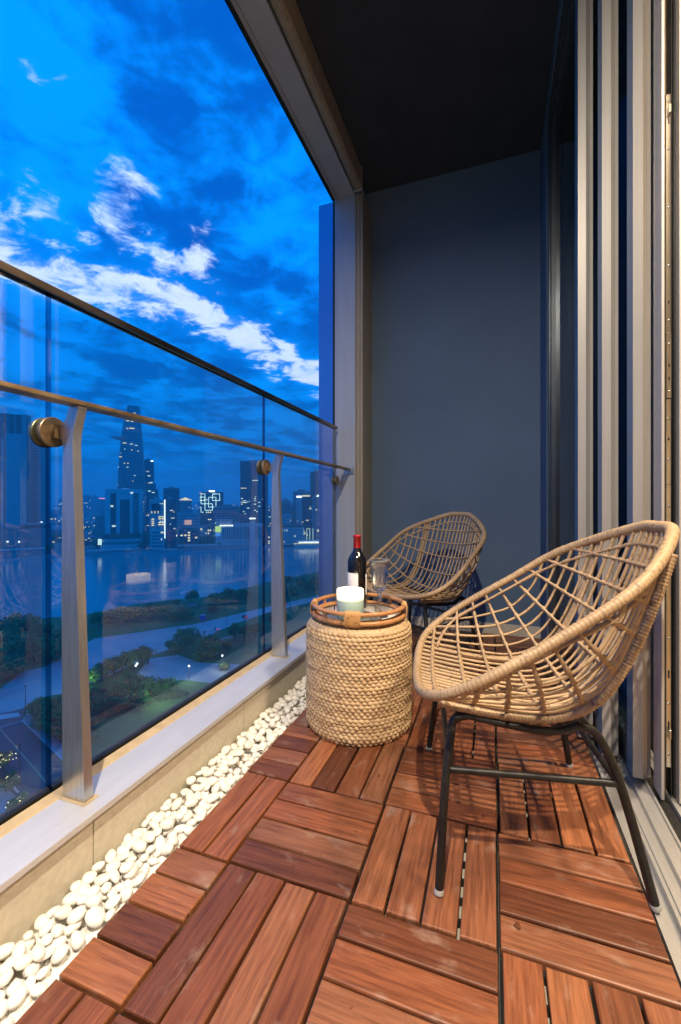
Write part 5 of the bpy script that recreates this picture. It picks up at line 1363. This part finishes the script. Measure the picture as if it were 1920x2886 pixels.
for i in range(215):
    D = rb.choice((rb.uniform(700, 900), rb.uniform(900, 1400), rb.uniform(1400, 2600)))
    u = rb.uniform(125, 925); 
    base_h = rb.uniform(9, 26) if D < 950 else rb.uniform(14, 48)
    if rb.random() < .12: base_h *= 1.5
    low(u, D, rb.uniform(14, 40) * (1.3 if D > 1300 else 1), min(base_h, 62 + (D - 800) * .006 if D < 1300 else 75), rb.uniform(12, 26))
for i in range(40): low(rb.uniform(125, 925), rb.uniform(2600, 4200), rb.uniform(40, 90), rb.uniform(30, 78), 40)
# trees on the far bank
FA = ('dark tree on the promenade of the far river bank', 'trees on the far promenade')
for i in range(60):
    u = rb.uniform(130, 915)
    vv = 1579 + (u / 900) * -46 if u < 150 else 1556 - max(0, (u - 520)) * .062
    v = vv - rb.uniform(8, 34)
    r_ = rb.uniform(5, 8.5); tree(u, v, r_, rb.uniform(8, 13), f"{'large' if r_ > 6.7 else 'small'} dark tree {'at the far water edge' if vv - v < 20 else 'further back on the far bank'}, {sector(u)}", 'trees on the far promenade', z=GZ + .4)
for u, v, r, h in ((250, 1512, 14, 22), (240, 1500, 12, 24), (275, 1545, 11, 18), (330, 1540, 12, 17), (372, 1540, 13, 18), (405, 1530, 14, 22), (418, 1532, 12, 18), (350, 1545, 11, 15), (545, 1512, 14, 20), (520, 1516, 12, 16), (600, 1536, 13, 18), (630, 1536, 12, 17), (655, 1532, 12, 16), (580, 1532, 10, 14), (690, 1530, 11, 15), (715, 1532, 11, 14), (825, 1520, 12, 16), (165, 1500, 11, 24), (150, 1530, 11, 18)): tree(u, v, r, h, f'broad dark old tree among the far bank lights, {sector(u)}', 'broad trees of the far bank', z=GZ + .4)
# lamps, headlights along the far riverside road
FL = 'lit street lamp on the riverside road across the water'
for i in range(70):
    t = i / 69; 
    if i < 42: u = 428 + (600 - 428) * t * 1.65; v = 1545 - (u - 428) * .245 + rb.uniform(-3, 3)
    else: u = rb.uniform(600, 905); v = 1529 - (u - 600) * .03 + rb.uniform(-4, 5)
    if u > 905: continue
    w_ = rb.random() < .6; lamp(u, v, SLm if w_ else SLw, 9, f"{'warm' if w_ else 'white'} {'street lamp on the rising far avenue' if i < 42 else 'street lamp on the far riverside road'}, {sector(u)}", 'lamps of the far riverside road', z=GZ + .4)
for i in range(44):
    u = rb.choice((rb.uniform(225, 430), rb.uniform(600, 900), rb.uniform(470, 700))); v = rb.uniform(1485, 1540)
    w_ = rb.random() < .5; lamp(u, v, SLs if w_ else SLm, 6 if w_ else 9, f"{'greenish' if w_ else 'warm'} scattered lamp {'near the far water edge' if v > 1515 else 'among the far blocks'}, {sector(u)}", 'scattered lamps of the far bank', z=GZ + .4)
for i in range(26):
    t = i / 25; u = 418 + 178 * t; v = 1547 - 44 * t + rb.uniform(-2, 2)
    k2 = rb.randrange(2); car(ground(u, v, GZ + .45), YAW - 1.9 + rb.uniform(-.05, .05), k2, f"{'white' if k2 == 0 else 'dark'} car with bright headlights on the far avenue, {sector(u)}", 'cars on the far avenue')
# low riverside sheds and jetties on the far shore
for (u0, u1, v0, v1, D, lb) in ((255, 362, 1549, 1561, 592, 'long low white jetty shed on the far shore below the hotel block'), (505, 612, 1536, 1549, 640, 'long flat ferry terminal roof on the far shore in the middle'), (455, 500, 1549, 1557, 612, 'small floating pontoon on the far shore right of the light line'), (10, 118, 1547, 1556, 560, 'long pale quay wall shed at the left far shore')):
    b = broot('jetty_shed', lb, (u0 + u1) / 2, D); w = (u1 - u0) * D / F_PX; zt_ = z_at(v0, D) - GZ
    mb = MB(); mb.box((-w/2, -2, zt_ - 1.0), (w/2, 9, zt_)); mb.build('roof', C_PALE, b)
    mb = MB(); mb.box((-w/2 + 1, 0, -2.2), (w/2 - 1, 8, .6)); mb.build('deck', C_MID, b)
    for i in range(12): mb = MB(); x = -w/2 + 1.5 + (w - 3) * i / 11; mb.box((x - .2, -1.2, .61), (x + .2, -.8, zt_ - 1.01)); mb.build('column', C_PALE, b)
# river boat at the right
D7 = 700; b = broot('river_boat', 'white river boat with bands of bright cabin lights moored at the right far shore', 868, D7, .08, 'boat')
b.location.z = GZ - 2.2
X7 = lambda u: (u - 868) * D7 / F_PX; Z7 = lambda v: z_at(v, D7) - GZ + 2.2
mb = MB(); hl = [(X7(827), -3), (X7(840), -5), (X7(905), -5), (X7(912), 0), (X7(905), 5), (X7(840), 5), (X7(827), 3)]
mb.prism([(p[0] * .97, p[1]) for p in hl], 'z', -.3, Z7(1535)); mb.build('hull', C_PALE, b)
mb = MB(); mb.box((X7(832), -4, Z7(1535) + .01), (X7(905), 4, Z7(1523))); mb.build('cabin', C_PALE, b)
mb = MB(); mb.box((X7(836), -4.6, Z7(1522.9)), (X7(906), 4.6, Z7(1521.5))); mb.build('roof', C_PALE, b)
for v, u0, u1 in ((1531, 828, 904), (1527.5, 842, 906)):
    mb = MB(); mb.box((X7(u0), -5.3, Z7(v) - .45), (X7(u1), -5.05, Z7(v) + .45)); mb.build('light_band', L_WARM if v > 1530 else L_WHITE, b)
for i in range(14): mb = MB(); x = X7(836 + i * 4.9); mb.box((x, -4.3, Z7(1534)), (x + 1.6, -4.05, Z7(1529.5))); mb.build('window', C_WIN, b)
for u in (856, 865, 873.5, 882.5):
    m_ = thing('flag_mast', 'tall thin mast given a white glow in the row of four above the river boat', 'mast', (*at_depth(u, 715), GZ), 0, 'four white masts')
    mb = MB(); mb.tube([(0, 0, 0), (0, 0, z_at(1489, 715) - GZ)], [.55, .40], 8); mb.build('pole', L_COOL, m_)  # mast is no lamp; its brightness is put in as emission
    mb = MB(); mb.box((-1.2, -1.2, -.5), (1.2, 1.2, .8)); mb.build('base', C_MID, m_)

# ---------------------------------------------------------------- evening haze
def haze():
    m = bpy.data.materials.new('evening_haze'); m.use_nodes = True; t = m.node_tree; t.nodes.clear()
    v = nd(t, 'ShaderNodeVolumePrincipled'); v.inputs['Color'].default_value = (.55, .98, 1.0, 1); v.inputs['Density'].default_value = .00044; v.inputs['Anisotropy'].default_value = .1
    o = nd(t, 'ShaderNodeOutputMaterial'); t.links.new(v.outputs[0], o.inputs['Volume']); return m
mb = MB(); mb.box((-9600, -3300, -70.5), (6600, 9600, 216)); mb.build('haze', haze(), kind='stuff')
